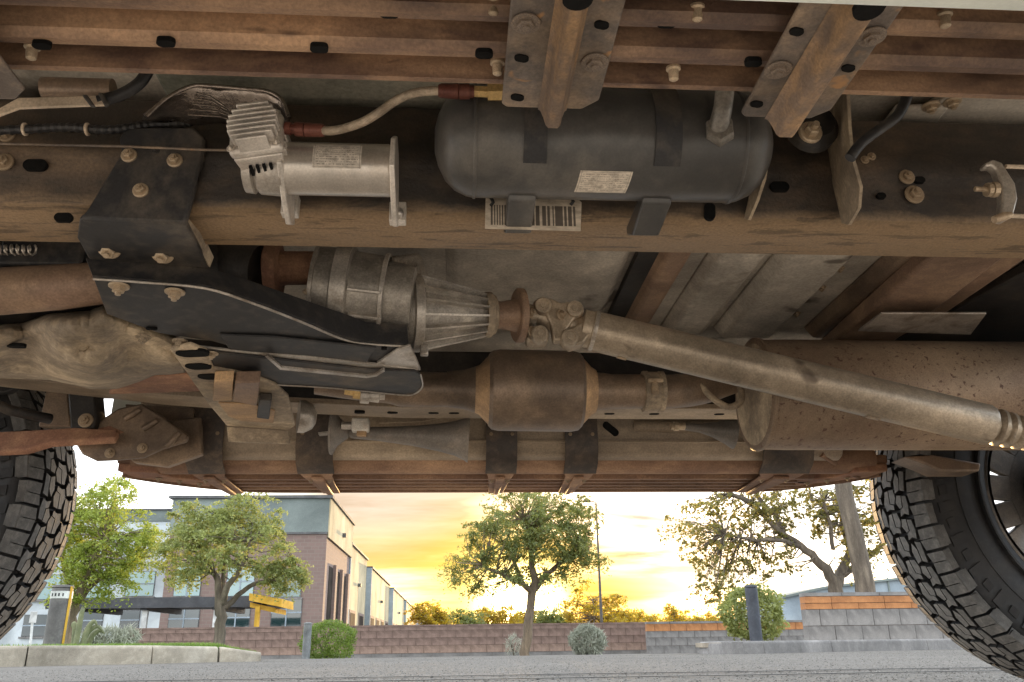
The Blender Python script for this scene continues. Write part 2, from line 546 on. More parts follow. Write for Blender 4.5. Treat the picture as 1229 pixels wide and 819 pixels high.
def zpoly(pts, z):
    return [Z(x, y, z) for x, y in pts]


def ypoly(pts, yy):
    return [Y(x, y, yy) for x, y in pts]

# ------------------------------------------------------------------ the ground first: everything stands on it


def ground_z(x, y):
    t = min(max((y - 9.0) / 15.0, 0), 1)
    return -0.12 * t * t * (3 - 2 * t)


def build_ground():
    M = bpy.data.materials.new('sun bleached asphalt')
    M.use_nodes = True
    T = NT(M.node_tree)
    out = T.n('ShaderNodeOutputMaterial')
    P = T.n('ShaderNodeBsdfPrincipled')
    co = T.n('ShaderNodeTexCoord').outputs['Object']
    n1 = T.noise(co, 0.5, 5, 0.6)
    n2 = T.noise(co, 22.0, 5, 0.75)
    vor = T.n('ShaderNodeTexVoronoi', inp={'Vector': co, 'Scale': 60.0})
    col = T.mix(T.ramp(n1, 0.35, 0.7), (0.14, 0.127, 0.110), (0.19, 0.174, 0.152))
    col = T.mix(T.math('MULTIPLY', T.ramp(n2, 0.45, 0.66), 0.75), col, (0.05, 0.048, 0.046))
    col = T.mix(T.math('MULTIPLY', T.ramp(vor.outputs['Distance'], 0.32, 0.12), 0.5), col, (0.30, 0.29, 0.275))
    bp = T.n('ShaderNodeBump', inp={'Strength': 0.7, 'Distance': 0.006, 'Height': T.math('ADD', n2, T.math('MULTIPLY', vor.outputs['Distance'], -1.0))})
    T.link(col, P.inputs['Base Color'])
    T.link(bp.outputs[0], P.inputs['Normal'])
    P.inputs['Roughness'].default_value = 0.95
    P.inputs['Specular IOR Level'].default_value = 0.08
    T.link(P.outputs[0], out.inputs[0])
    xs = [-1500, -500, -200, -100, -60] + list(range(-40, 41, 4)) + [60, 100, 200, 500, 1500]
    ys = [-800, -200, -60, -20, -8, -3] + [i * 1.0 for i in range(0, 32)] + [36, 42, 50, 65, 90, 150, 300, 700, 2500]
    mb = MB()
    mb.grid([[(x, y, ground_z(x, y)) for x in xs] for y in ys])
    o = obj('ground', mb, M, kind='structure', smooth=60)
    mj = mat('tar joint', (0.055, 0.052, 0.050), (0.09, 0.085, 0.08), 0.4, 0.85, 0, 6, 0.3, 50)
    for n, (ya, yb, wd) in enumerate(((3.60, 3.42, 0.03), (3.12, 3.10, 0.022))):
        A, B = [], []
        for i in range(60):
            x = -9 + i * 0.31
            y = ya + (yb - ya) * (i / 59) + 0.012 * math.sin(x * 5.1) + 0.010 * math.sin(x * 13.7 + n)
            w = wd * (0.7 + 0.5 * abs(math.sin(x * 3.3 + n)))
            A.append((x, y, 0.004))
            B.append((x, y + w, 0.004))
        obj('pavement_joint', MB().strip(A, B, (0, 0, 0.002)), mj, kind='structure')
    rg = np.random.default_rng(3)
    n = 42000
    yy = 2.16 + 7.5 * rg.random(n) ** 1.6
    xx = (rg.random(n) * 2 - 1) * (yy * 0.72 + 0.3) + yy * 0.07
    keep = ~((xx < -2.6) & (yy > 6.2))
    xx, yy = xx[keep], yy[keep]
    n = len(xx)
    rs = rg.uniform(0.003, 0.007, n)
    v = np.empty((n, 5, 3))
    ph = rg.uniform(0, 6.28, n)
    for k in range(4):
        rk_ = rs * rg.uniform(0.7, 1.2, n)
        v[:, k] = np.stack([xx + rk_ * np.cos(ph + k * PI / 2), yy + rk_ * np.sin(ph + k * PI / 2), np.full(n, -0.001)], 1)
    v[:, 4] = np.stack([xx + rs * rg.normal(0, .2, n), yy + rs * rg.normal(0, .2, n), rs * rg.uniform(0.25, 0.6, n)], 1)
    ids = np.arange(n) * 5
    fcs = [(int(q) + k, int(q) + (k + 1) % 4, int(q) + 4) for q in ids for k in range(4)]
    me = bpy.data.meshes.new('road_grit')
    me.from_pydata(v.reshape(-1, 3).tolist(), [], fcs)
    Mg = bpy.data.materials.new('loose grit')
    Mg.use_nodes = True
    Tg = NT(Mg.node_tree)
    og = Tg.n('ShaderNodeOutputMaterial')
    Pg = Tg.n('ShaderNodeBsdfPrincipled')
    gg = Tg.n('ShaderNodeNewGeometry')
    Tg.link(Tg.mix(gg.outputs['Random Per Island'], (0.07, 0.065, 0.058), (0.24, 0.226, 0.205)), Pg.inputs['Base Color'])
    Pg.inputs['Roughness'].default_value = 0.95
    Pg.inputs['Specular IOR Level'].default_value = 0.05
    Tg.link(Pg.outputs[0], og.inputs[0])
    link('road_grit', me, Mg, None, 'coarse loose grit and exposed stones on the grey asphalt', 'grit', kind='stuff')
    mp = mat('pale bounce pad', (0.54, 0.435, 0.325), (0.62, 0.505, 0.385), 0.5, 0.85, 0, 1.2, 0.4, 40)  # unseen pad added under the truck, pale and warm to bounce light up
    obj('bounce_pad', MB().box((0, -4.4, 0.001), (16, 13.1, 0.006)), mp, kind='structure')
    return o


build_ground()

# ------------------------------------------------------------------ the truck
truck = thing('truck', 'lifted off-road truck seen from underneath, rusty dusty chassis between two chunky tyres', 'truck', TRUCK0)


def hex_mesh():
    mb = MB()
    mb.lathe((0, 0, 0), (0, 0, 1), [(0, 1.0), (0.16, 0.98), (0.22, 0.86)], 20)
    mb.lathe((0, 0, 0.2), (0, 0, 1), [(0, 0.62), (0.42, 0.62), (0.5, 0.52)], 6)
    mb.lathe((0, 0, 0.66), (0, 0, 1), [(0, 0.3), (0.34, 0.28)], 10)
    me = mb.mesh('bolt')
    fix_normals(me)
    me.materials.append(None)
    return me


HEX = {}


def bolt(parent, pos, nrm, r, material=None, name='bolt', tall=1.0):
    material = material or m_boltdark
    k = material.name
    if k not in HEX:
        me = hex_mesh()
        me.materials[0] = material
        HEX[k] = me
    o = link(name, HEX[k], None, parent)
    o.location = Vector(pos) - TRUCK0
    o.rotation_euler = Vector(nrm).to_track_quat('Z', 'Y').to_euler()
    o.scale = (r, r, r * tall)
    return o


def oval(parent, pos, nrm, along, a, b, name='slot_shade', material=None):
    """punched slot drawn as a near-black disc, the shade inside it painted"""
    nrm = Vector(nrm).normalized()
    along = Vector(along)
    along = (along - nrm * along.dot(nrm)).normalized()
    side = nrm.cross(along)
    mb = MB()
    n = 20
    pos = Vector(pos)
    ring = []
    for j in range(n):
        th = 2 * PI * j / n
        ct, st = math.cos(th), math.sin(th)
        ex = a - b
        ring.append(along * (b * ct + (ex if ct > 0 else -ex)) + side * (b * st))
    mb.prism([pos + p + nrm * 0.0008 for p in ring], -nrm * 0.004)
    return obj(name, mb, material or m_holeshade, parent)


DOWN, NEAR, FAR, UPV = (0, 0, -1), (0, -1, 0), (0, 1, 0), (0, 0, 1)

# --- near running board --------------------------------------------------------------------------------
prof = [(0.546, 0.520), (0.5405, 0.520), (0.5400, 0.549), (0.5210, 0.551), (0.5180, 0.525), (0.5130, 0.518), (0.5040, 0.516), (0.4985, 0.521), (0.4960, 0.549),
        (0.4780, 0.549), (0.4750, 0.521), (0.470, 0.514), (0.461, 0.511), (0.4555, 0.516), (0.4530, 0.546), (0.4355, 0.546), (0.4325, 0.515), (0.427, 0.508),
        (0.417, 0.505), (0.4095, 0.509), (0.4060, 0.540), (0.36, 0.540), (0.36, 0.553), (0.546, 0.5555)]
nb = obj('running_board', MB().profile(prof, -1.05, 1.05), m_board, truck, smooth=28,
         label='near running board, ribbed rusty steel across the top of the view')
lip = [(0.4035, 0.484), (0.4025, 0.4785), (0.38, 0.471), (0.34, 0.466), (0.30, 0.48), (0.29, 0.53), (0.36, 0.545), (0.4025, 0.53)]
obj('outer_fascia', MB().profile(lip, -1.05, 1.05), m_paint, nb, smooth=40, label='pale mint painted outer edge of the near running board')
for i in range(60):
    x = -0.62 + i * 0.0213 + 0.006 * math.sin(i * 7.1)
    if random.random() < 0.55:
        mb = MB().lathe((0, 0, 0), (0, 0, -1), [(0, 0.0040), (0.0014, 0.0028)], 8)
        o = obj('weld_spot', mb, m_strap, nb, origin=(x, 0.541, 0.5198))
for x, y in ((39, 61), (592, 7), (597, 80), (836, 14), (808, 87), (1133, 22)):
    p = Z(x, y - 6, 0.522)
    mb = MB().lathe(p, (0, 0.15, -1), [(0, 0.0056), (0.002, 0.0056), (0.003, 0.0040), (0.010, 0.0036), (0.011, 0.0022)], 14)
    obj('screw', mb, m_bolt, nb, smooth=40)
for x, y in ((199, 52), (383, 59), (467, 17), (581, 66), (800, 29), (904, 76), (50, 55)):
    p = Z(x, y, 0.514)
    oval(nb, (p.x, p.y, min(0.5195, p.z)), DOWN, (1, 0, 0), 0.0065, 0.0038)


def near_bracket(x0, x1, r0, r1, yend, name='bracket'):
    """hat section: flat flanges with a raised rounded channel down the middle"""
    z = 0.500
    ys = [0.30, 0.36, 0.42, 0.48, 0.54, yend]
    pl = obj(name, MB().prism([(x0, 0.30, z), (x1, 0.30, z), (x1, yend - 0.012, z), (x1 - 0.012, yend, z), (x0 + 0.004, yend, z), (x0, yend - 0.004, z)], (0, 0, 0.004)),
             m_bracket, nb, bevel=0.0015)
    rows = []
    n = 13
    for k, yy in enumerate([0.34, 0.40, 0.44, 0.48, 0.52, yend - 0.006, yend, yend + 0.001]):
        row = []
        for j in range(n):
            tt = j / (n - 1)
            h = min(1.0, (0.5 - 0.5 * math.cos(2 * PI * tt)) * 1.7)
            row.append((r0 + (r1 - r0) * tt, yy, z - 0.0005 - (0.017 * h if k < 7 else 0.0)))
        rows.append(row)
    obj('bracket_channel', MB().grid(rows), m_bracket_ridge, nb, smooth=50)
    oval(nb, ((r0 + r1) / 2, 0.408, z - 0.0172), DOWN, (0, 1, 0), 0.0125, 0.0095, 'mouth_shade')  # dark disc painted as the shade in the channel opening
    return pl


bx = lambda px, py: Z(px, py, 0.50).x
near_bracket(bx(607, 70), bx(733, 70), bx(655, 70), bx(693, 70), 0.548)
near_bracket(bx(926, 70), bx(1042, 70), bx(954, 80), bx(1003, 80), 0.552)
near_bracket(bx(-125, 80), bx(7, 80), bx(-88, 80), bx(-44, 80), 0.556)
for x, y, r in ((631, 28, 0.010), (714, 75, 0.010), (934, 84, 0.010), (1046, 44, 0.010)):
    bolt(nb, Z(x, y, 0.499), DOWN, r, m_bracket, 'bolt', 0.5)
for x, y in ((626, 70), (722, 30), (621, 117), (956, 38), (1018, 82), (908, 125)):
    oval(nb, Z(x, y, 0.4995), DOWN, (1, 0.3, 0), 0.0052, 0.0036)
for x, y in ((695, 125), (900, 136), (990, 135), (717, 94), (908, 104), (610, 96)):
    mb = MB().lathe((0, 0, 0), (0, 0, -1), [(0, 0.0036), (0.001, 0.003)], 8)
    obj('weld_spot', mb, m_bolt, nb, origin=Z(x, y, 0.4995))

# --- floor pan ------------------------------------------------------------------------------------------
FZ = 0.70
fl = obj('floor_pan', MB().box((-0.02, 1.2, FZ + 0.03), (2.6, 1.75, 0.06)), m_floor, truck, label='dusty pale sheet-metal floor pan above the chassis')
# inner rocker seen between the near board and the frame
rk = obj('rocker_panel', MB().profile([(0.40, 0.556), (0.56, 0.556), (0.585, 0.575), (0.60, 0.665), (0.62, FZ - 0.001), (0.40, FZ - 0.001)], -1.2, 1.2), m_sill, truck, bevel=0.006,
         label='grey inner rocker panel behind the near running board')
# pressed ribs across the floor
for px, py, w, h, mt in ((790, 350, 0.07, 0.030, m_brownpipe), (868, 340, 0.10, 0.020, m_floor), (958, 340, 0.13, 0.026, m_floor), (1075, 340, 0.10, 0.024, m_cat), (1170, 330, 0.13, 0.030, m_brownpipe), (640, 345, 0.30, 0.018, m_floor)):
    c = Z(px, py, FZ - h)
    obj('floor_rib', MB().prism([(c.x - w / 2, 0.9, FZ), (c.x - w / 2 + 0.018, 0.9, FZ - h), (c.x + w / 2 - 0.018, 0.9, FZ - h), (c.x + w / 2, 0.9, FZ)], (0, 0.63, 0)), mt, fl, bevel=0.006)
for px, py in ((1008, 322), (986, 345), (956, 376), (1085, 325)):
    bolt(fl, Z(px, py, FZ - 0.003), DOWN, 0.008, m_boltdark)
# panels over the tank side (between rocker and near rail)
obj('floor_patch', MB().box(((Z(440, 150, FZ).x), 0.72, FZ - 0.012), (0.42, 0.19, 0.016)), m_floor_green, fl, bevel=0.004, label='dark green undersealed patch of floor above the compressor')
obj('seam_panel', MB().prism(zpoly([(1085, 150), (1135, 116), (1290, 116), (1290, 190), (1040, 190)], FZ - 0.012), (0, 0, 0.01)), m_sill, fl, bevel=0.003)
obj('seam_panel', MB().prism(zpoly([(1040, 178), (1076, 130), (1140, 130), (1100, 178)], FZ - 0.020), (0, 0, 0.007)), m_sill, fl, bevel=0.003)
for (x, y) in ((1117, 127), (1143, 122)):
    bolt(fl, Z(x, y, FZ - 0.026), DOWN, 0.010, m_bolt)

# --- near frame rail -------------------------------------------------------------------------------------
FY0, FY1, FB, FT = 0.79, 0.882, 0.538, 0.668
rail = obj('frame_rail', MB().profile([(FY0, FB + 0.016), (FY0 + 0.005, FB + 0.005), (FY0 + 0.016, FB + 0.001), (FY1 - 0.01, FB), (FY1, FB + 0.008), (FY1, FT), (FY0, FT), (FY0, FB + 0.088), (FY0 - 0.004, FB + 0.083), (FY0 - 0.004, FB + 0.055), (FY0, FB + 0.05)], -1.6, 1.6),
           m_frame, truck, smooth=40, label='near chassis rail, dark with dried mud along its lower edge')
for x, y, a, b in ((42, 198, 0.012, 0.0065), (76, 261, 0.009, 0.005), (936, 224, 0.0105, 0.006), (1104, 216, 0.006, 0.004), (1058, 235, 0.005, 0.0035)):
    p = Y(x, y, FY0 - 0.0045)
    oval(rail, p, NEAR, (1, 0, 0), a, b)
p = Y(852, 254, FY0 - 0.001)
oval(rail, p, NEAR, (0.1, 0, 1), 0.0105, 0.006)
for x, y, r in ((5, 195, 0.010), (1088, 213, 0.009), (1097, 234, 0.011), (8, 162, 0.009), (1038, 192, 0.005), (1046, 188, 0.005)):
    bolt(rail, Y(x, y, FY0 - 0.004), NEAR, r, m_boltdark)
obj('brake_line', MB().tube([Y(-30, 172, 0.772), Y(150, 176, 0.772), Y(245, 180, 0.772), Y(300, 181, 0.775), Y(345, 184, 0.78)], 0.0014, 8), m_bracket, rail, smooth=60)

# --- far frame rail -----------------------------------------------------------------------------------------
A = [(-1.7, 0.60), (-0.95, 0.60), (-0.55, 0.556), (-0.40, 0.545), (-0.1, 0.532), (1.7, 0.532)]
mb = MB()
fy0, fy1 = 1.525, 1.60
mb.strip([(x, fy0, z) for x, z in A], [(x, fy1, z) for x, z in A], (0, 0, 0.11))
frail = obj('frame_rail', mb, m_dark, truck, bevel=0.004, label='far chassis rail, dark inner face behind the exhaust')
mb = MB()
mb.strip([(x, fy0 - 0.004, z - 0.003) for x, z in A], [(x, fy1, z - 0.003) for x, z in A], (0, 0, 0.010))
obj('lower_flange', mb, m_farpanel, frail, bevel=0.001, label='tan dusty lower flange of the far rail')
for px in (430, 470, 520, 545, 640, 735, 870, 790):
    p = Z(px, 491, 0.5295)
    oval(frail, (p.x, 1.56, 0.5292), DOWN, (1, 0, 0), 0.010, 0.006)
mb = MB()
mb.box((Z(215, 425, 0.6).x, 1.53, 0.62), (0.9, 0.02, 0.02))

# --- air tank -----------------------------------------------------------------------------------------------
TY, TR = 0.70, 0.0535
tl, tr_ = Y(522, 172, TY), Y(921, 180, TY)
tz = (Y(720, 174, TY)).z
prof_t = [(0, 0.012), (0.003, 0.024), (0.010, 0.038), (0.019, 0.047), (0.030, 0.0522), (0.036, TR), (0.038, TR - 0.0008), (0.040, TR)]
L = tr_.x - tl.x
prof_t = prof_t + [(L - t, r) for t, r in reversed(prof_t)]
tank = obj('air_tank', MB().lathe((tl.x, TY, tz), (1, 0, 0), prof_t, 56), m_tank, truck, smooth=50, label='dark grey cylindrical air tank with white label')


for xs_ in (tl.x + 0.038, tr_.x - 0.038):
    obj('weld_seam', MB().lathe((xs_, TY, tz), (1, 0, 0), [(-0.0022, TR - 0.0005), (-0.001, TR + 0.0011), (0.001, TR + 0.0011), (0.0022, TR - 0.0005)], 48, caps=False), m_tank, tank, smooth=60)


def cyl_patch(name, xa, xb, th0, th1, r, cy, cz, material, parent, skew=0.0, label=None, n=12):
    """label bent round a cylinder; th measured from straight down towards the camera"""
    me_v, me_f, uvs = [], [], []
    for i in range(n + 1):
        t = i / n
        th = th0 + (th1 - th0) * t
        for j in range(2):
            x = (xa, xb)[j] + skew * t
            me_v.append((x - TRUCK0.x, cy - math.sin(th) * r - TRUCK0.y, cz - math.cos(th) * r - TRUCK0.z))
            uvs.append((j, t))
    for i in range(n):
        me_f.append((2 * i, 2 * i + 1, 2 * i + 3, 2 * i + 2))
    me = bpy.data.meshes.new(name)
    me.from_pydata(me_v, [], me_f)
    ul = me.uv_layers.new(name='UVMap')
    for lp in me.loops:
        ul.data[lp.index].uv = uvs[lp.vertex_index]
    me.shade_smooth()
    return link(name, me, material, parent, label)


cyl_patch('label_sticker', Y(688, 220, TY).x, Y(749, 220, TY).x, R(2), R(31), TR + 0.0006, TY, tz, m_label2, tank, skew=0.003, label='white printed warning label on the underside of the tank')
for px, pw in ((637, 27), (787, 31)):
    xc = Y(px, 180, TY).x
    w = mpp(0.8) * pw
    band = []
    for i in range(15):
        th = R(38 + i * 8.5)
        band.append((TY - math.sin(th) * (TR + 0.002), tz - math.cos(th) * (TR + 0.002)))
    A1 = [(xc - w / 2, a, b) for a, b in band]
    B1 = [(xc + w / 2, a, b) for a, b in band]
    obj('mounting_strap', MB().strip(A1, B1, 0.0025), m_black, tank, smooth=40)
for px, pw in ((628, 34), (793, 36)):
    xc = Y(px, 250, TY).x
    w = mpp(0.8) * pw
    obj('mounting_foot', MB().prism([(xc - w / 2, TY + 0.008, tz - TR + 0.004), (xc - w / 2, TY + 0.012, tz - TR - 0.004), (xc - w / 2, TY + 0.066, tz - TR - 0.010), (xc - w / 2, TY + 0.090, tz - TR + 0.002), (xc - w / 2, TY + 0.090, tz - TR + 0.012), (xc - w / 2, TY + 0.02, tz - TR + 0.012)], (w, 0, 0)), m_tank, tank, bevel=0.002)
# bar-coded tag hanging behind the foot
q = [Y(582, 274, 0.755), Y(697, 277, 0.755), Y(698, 243, 0.755), Y(690, 236, 0.755), Y(583, 235, 0.755)]
mb = MB().prism(q, (0, 0.0015, 0))
tag_o = obj('identity_tag', mb, m_barcode, tank, label='off-white tag with a bar code hanging under the tank')
ul = tag_o.data.uv_layers.new(name='UVMap')
xs = [v.co.x for v in tag_o.data.vertices]
zs = [v.co.z for v in tag_o.data.vertices]
for lp in tag_o.data.loops:
    c = tag_o.data.vertices[lp.vertex_index].co
    ul.data[lp.index].uv = ((c.x - min(xs)) / (max(xs) - min(xs)), (c.z - min(zs)) / (max(zs) - min(zs)))
for px, py in ((589, 243), (685, 242)):
    obj('tag_tie', MB().tube([Y(px, py - 6, 0.752), Y(px + 3, py, 0.750), Y(px, py + 4, 0.753)], 0.0018, 8), m_hose, tank, smooth=60)
# fittings on the tank
fx = Y(592, 120, 0.69)
obj('hex_boss', MB().lathe((fx.x, 0.690, tz + TR - 0.012), (0, -0.35, 1), [(0, 0.016), (0.014, 0.016), (0.016, 0.012), (0.022, 0.012)], 6), m_boltdark, tank)
obj('elbow_fitting', MB().tube([Y(870, 108, 0.630), Y(868, 128, 0.632), Y(864, 146, 0.640), Y(862, 158, 0.650)], [0.0085, 0.0085, 0.009, 0.009], 14), m_castdark, tank, smooth=50)
obj('elbow_nut', MB().lathe(Y(864, 152, 0.642), Y(862, 166, 0.662) - Y(864, 152, 0.642), [(0, 0.013), (0.006, 0.0145), (0.012, 0.0145), (0.014, 0.012)], 6), m_castdark, tank)

# --- compressor ---------------------------------------------------------------------------------------------
CY, CRd = 0.725, 0.0255
c0, c1 = Y(345, 203, CY), Y(470, 206, CY)
cz = Y(410, 204, CY).z
comp = obj('air_compressor', MB().lathe((c0.x, CY, cz), (1, 0, 0), [(0, CRd * 0.9), (0.001, CRd), (c1.x - c0.x - 0.003, CRd), (c1.x - c0.x, CRd * 0.96)], 48), m_silver, truck, smooth=40,
           label='silver electric air compressor with finned cylinder head, bolted to the rail')
cyl_patch('label_sticker', Y(380, 205, CY).x, Y(437, 205, CY).x, R(62), R(122), CRd + 0.0005, CY, cz, m_label, comp, label='printed rating plate on the compressor motor')
# end plate on the right with its foot
xe = c1.x
k = mpp(0.82)
epx = [(463, 232), (466, 163), (472, 164), (480, 205), (478, 252), (473, 254)]
ez = lambda dy, dz: (dy, dz)
mb = MB().prism([(xe, CY - 0.030, cz - 0.012), (xe, CY - 0.024, cz + 0.022), (xe, CY - 0.006, cz + 0.036), (xe, CY + 0.018, cz + 0.030), (xe, CY + 0.030, cz + 0.005), (xe, CY + 0.050, cz - 0.035), (xe, CY + 0.030, cz - 0.045), (xe, CY + 0.004, cz - 0.035)], (0.005, 0, 0))
obj('end_plate', mb, m_fin, comp, bevel=0.0012)
mb = MB().prism([(c0.x - 0.004, CY - 0.030, cz - 0.012), (c0.x - 0.004, CY - 0.026, cz + 0.022), (c0.x - 0.004, CY + 0.02, cz + 0.03), (c0.x - 0.004, CY + 0.050, cz - 0.035), (c0.x - 0.004, CY + 0.030, cz - 0.045), (c0.x - 0.004, CY + 0.004, cz - 0.035)], (0.005, 0, 0))
obj('end_plate', mb, m_fin, comp, bevel=0.0012)
for px, py in ((347, 247), (477, 256)):
    p = Y(px, py, 0.772)
    obj('mounting_foot', MB().box((p.x, 0.779, p.z + 0.003), (0.017, 0.012, 0.022)), m_fin, comp, bevel=0.001)
    mb = MB().lathe((p.x, 0.773, p.z), (0, -1, 0), [(0, 0.0065), (0.003, 0.0062), (0.0055, 0.0045), (0.0065, 0.002)], 16)
    obj('dome_bolt', mb, m_silver, comp, smooth=60)
# crankcase and cylinder head, leaning a little
hc = Y(318, 178, CY - 0.01)
obj('crankcase', MB().lathe((Y(293, 208, CY).x, CY, cz - 0.002), (1, 0, 0), [(0, 0.016), (0.002, 0.0225), (0.010, 0.0235), (0.012, 0.020), (0.016, 0.024), (c0.x - Y(293, 208, CY).x - 0.002, 0.0255)], 36), m_cast, comp, smooth=40)
hd = Vector((-0.10, -0.95, 0.26)).normalized()
hx = Vector((1, 0.02, 0.12))
hx = (hx - hd * hx.dot(hd)).normalized()
hy = hd.cross(hx)
HM = Matrix((hx, hy, hd)).transposed()
hb = Vector((Y(319, 200, CY).x, CY - 0.004, cz + 0.006))
obj('cylinder_body', MB().prism([hb + HM @ Vector(p) for p in ((-0.018, -0.020, 0), (0.020, -0.020, 0), (0.024, -0.024, 0.026), (-0.022, -0.024, 0.026))], HM @ Vector((0, 0.046, 0))), m_fin, comp, bevel=0.002)
for j in range(4):
    obj('vent_shade', MB().box(hb + HM @ Vector((-0.009 + 0.0062 * j, -0.0240, 0.011)), (0.0026, 0.004, 0.011), HM), m_holeshade, comp)  # dark blocks painted as the shade inside the vents
    obj('side_fin', MB().box(hb + HM @ Vector((0.0235, -0.014 + 0.010 * j, 0.013)), (0.005, 0.0034, 0.022), HM), m_fin, comp, bevel=0.0006)
obj('cylinder_head', MB().box(hb + HM @ Vector((0.001, 0.0, 0.031)), (0.050, 0.050, 0.012), HM), m_fin, comp, bevel=0.005)
for j in range(8):
    w = (0.028, 0.038, 0.044, 0.046, 0.046, 0.044, 0.038, 0.030)[j]
    obj('cooling_fin', MB().box(hb + HM @ Vector((0.001, -0.0235 + 0.0068 * j, 0.042)), (w, 0.0028, 0.016), HM), m_fin, comp, bevel=0.001)
for sx, sy in ((-0.021, -0.021), (0.021, -0.021), (0.021, 0.021)):
    bolt(comp, hb + HM @ Vector((sx, sy, 0.037)), hd, 0.0038, m_silver, 'head_bolt')

# --- air hose ------------------------------------------------------------------------------------------------
hp = [(386, 157), (400, 157), (418, 153), (437, 146), (455, 135), (472, 123), (490, 114), (508, 110), (529, 109)]
pts = [Y(x, y, 0.690 - 0.05 * i / 8) for i, (x, y) in enumerate(hp)]


def smooth_path(pts, k=4):
    out = []
    n = len(pts)
    for i in range(n - 1):
        p0, p1, p2, p3 = pts[max(i - 1, 0)], pts[i], pts[i + 1], pts[min(i + 2, n - 1)]
        for j in range(k):
            t = j / k
            out.append(0.5 * ((2 * p1) + (p2 - p0) * t + (2 * p0 - 5 * p1 + 4 * p2 - p3) * t * t + (3 * p1 - p0 - 3 * p2 + p3) * t ** 3))
    out.append(pts[-1])
    return out


hose = obj('air_hose', MB().tube(smooth_path(pts), 0.0042, 14), m_glassy, truck, smooth=60, label='braided steel air hose curving from compressor to tank')


def fitting(pa, pb, rads, material, name, parent, n=14):
    a = Vector(pa)
    d = Vector(pb) - a
    Ld = d.length
    obj(name, MB().lathe(a, d, [(t * Ld, r) for t, r in rads], n), material, parent, smooth=35)


fitting(Y(343, 154, 0.694), Y(366, 156, 0.692), [(0, 0.0062), (0.3, 0.0062), (0.32, 0.0050), (0.5, 0.0050), (0.52, 0.0068), (1, 0.0068)], m_redfit, 'hose_fitting', hose)
fitting(Y(366, 156, 0.692), Y(390, 157, 0.690), [(0, 0.0060), (0.05, 0.0068), (0.85, 0.0062), (1, 0.0052)], m_redfit, 'hose_fitting', hose)
fitting(Y(526, 109, 0.640), Y(551, 110, 0.640), [(0, 0.0054), (0.15, 0.0066), (0.95, 0.0072), (1, 0.006)], m_redfit, 'hose_fitting', hose)
fitting(Y(551, 110, 0.640), Y(569, 110, 0.640), [(0, 0.0072), (0.7, 0.0072), (0.72, 0.0058), (1, 0.0058)], m_redfit, 'hose_fitting', hose)
fitting(Y(569, 110, 0.640), Y(586, 111, 0.640), [(0, 0.0055), (1, 0.0055)], m_brass, 'brass_fitting', hose, 6)
fitting(Y(585, 111, 0.640), Y(606, 111, 0.640), [(0, 0.0084), (1, 0.0084)], m_brass, 'brass_fitting', hose, 6)

# --- heat foil behind the compressor, hoses and straps on the left ------------------------------------------------
rows = []
top = [(176, 140), (195, 122), (214, 110), (234, 103), (262, 104), (295, 107), (322, 110), (338, 120), (346, 140)]
bot = [(172, 147), (196, 147), (215, 148), (234, 149), (262, 150), (290, 151), (318, 152), (336, 152), (348, 153)]
ri = random.Random(3)
for k in range(7):
    t = k / 6
    row = []
    for i in range(len(top)):
        a = Y(*top[i], 0.728)
        b = Y(*bot[i], 0.772)
        p = a.lerp(b, t) + Vector((0, -0.010 * math.sin(PI * t) * (1 if 0 < i < 8 else 0.2), 0))
        p += Vector((ri.uniform(-.001, .001), ri.uniform(-.004, .004), ri.uniform(-.001, .001)))
        row.append(p)
    rows.append(row)
foil = obj('heat_shield', MB().grid(rows), m_foil, truck, smooth=70, label='crinkled metal heat shield above the rail, left of the compressor')
sol = foil.modifiers.new('thickness', 'SOLIDIFY')
sol.thickness = 0.0015
for j in range(5):
    obj('shield_pleat', MB().tube([Y(236 - j * 2.5, 112 + j * 6.5, 0.724 + 0.006 * j), Y(252 + j * 3.0, 116 + 6.0 * j, 0.724 + 0.006 * j), Y(270 + j * 3, 128 + j * 4.4, 0.727 + 0.005 * j)], 0.0013, 6), m_foil, foil, smooth=60)
obj('rolled_edge', MB().tube(smooth_path([Y(x, y, 0.726) for x, y in top]), 0.0022, 8), m_foil, foil, smooth=60)
st = obj('cable_strap', MB().strip([Y(-5, 132, 0.66), Y(22, 117, 0.66), Y(70, 116, 0.66), Y(124, 114, 0.66)], [Y(-5, 140, 0.66), Y(22, 130, 0.66), Y(70, 128, 0.66), Y(126, 126, 0.66)], (0, 0.003, 0)), m_strap, truck, bevel=0.001, label='pale tan strap clipped along the rocker at upper left')
obj('strap_clip', MB().strip([Y(98, 114, 0.655), Y(108, 127, 0.655)], [Y(104, 113, 0.655), Y(114, 127, 0.655)], (0, 0.004, 0)), m_black, st, bevel=0.001)
obj('strap_clip', MB().strip([Y(117, 111, 0.655), Y(125, 127, 0.655)], [Y(123, 111, 0.655), Y(131, 124, 0.655)], (0, 0.004, 0)), m_black, st, bevel=0.001)
obj('rubber_hose', MB().tube(smooth_path([Y(118, 122, 0.664), Y(140, 116, 0.664), Y(158, 107, 0.662), Y(170, 97, 0.66), Y(178, 84, 0.66)]), 0.0055, 12), m_hose, truck, smooth=60, label='short black rubber hose beside the tan strap')
obj('rubber_hose', MB().tube(smooth_path([Y(1020, 190, 0.67), Y(1034, 172, 0.668), Y(1056, 155, 0.665), Y(1078, 138, 0.662), Y(1090, 112, 0.66)]), 0.0052, 12), m_hose, truck, smooth=60, label='black rubber hose curving up beside the right body mount')
obj('tube_sleeve', MB().tube([Y(52, 106, 0.668), Y(100, 107, 0.668), Y(136, 108, 0.668)], 0.010, 14), m_cat, truck, smooth=50)
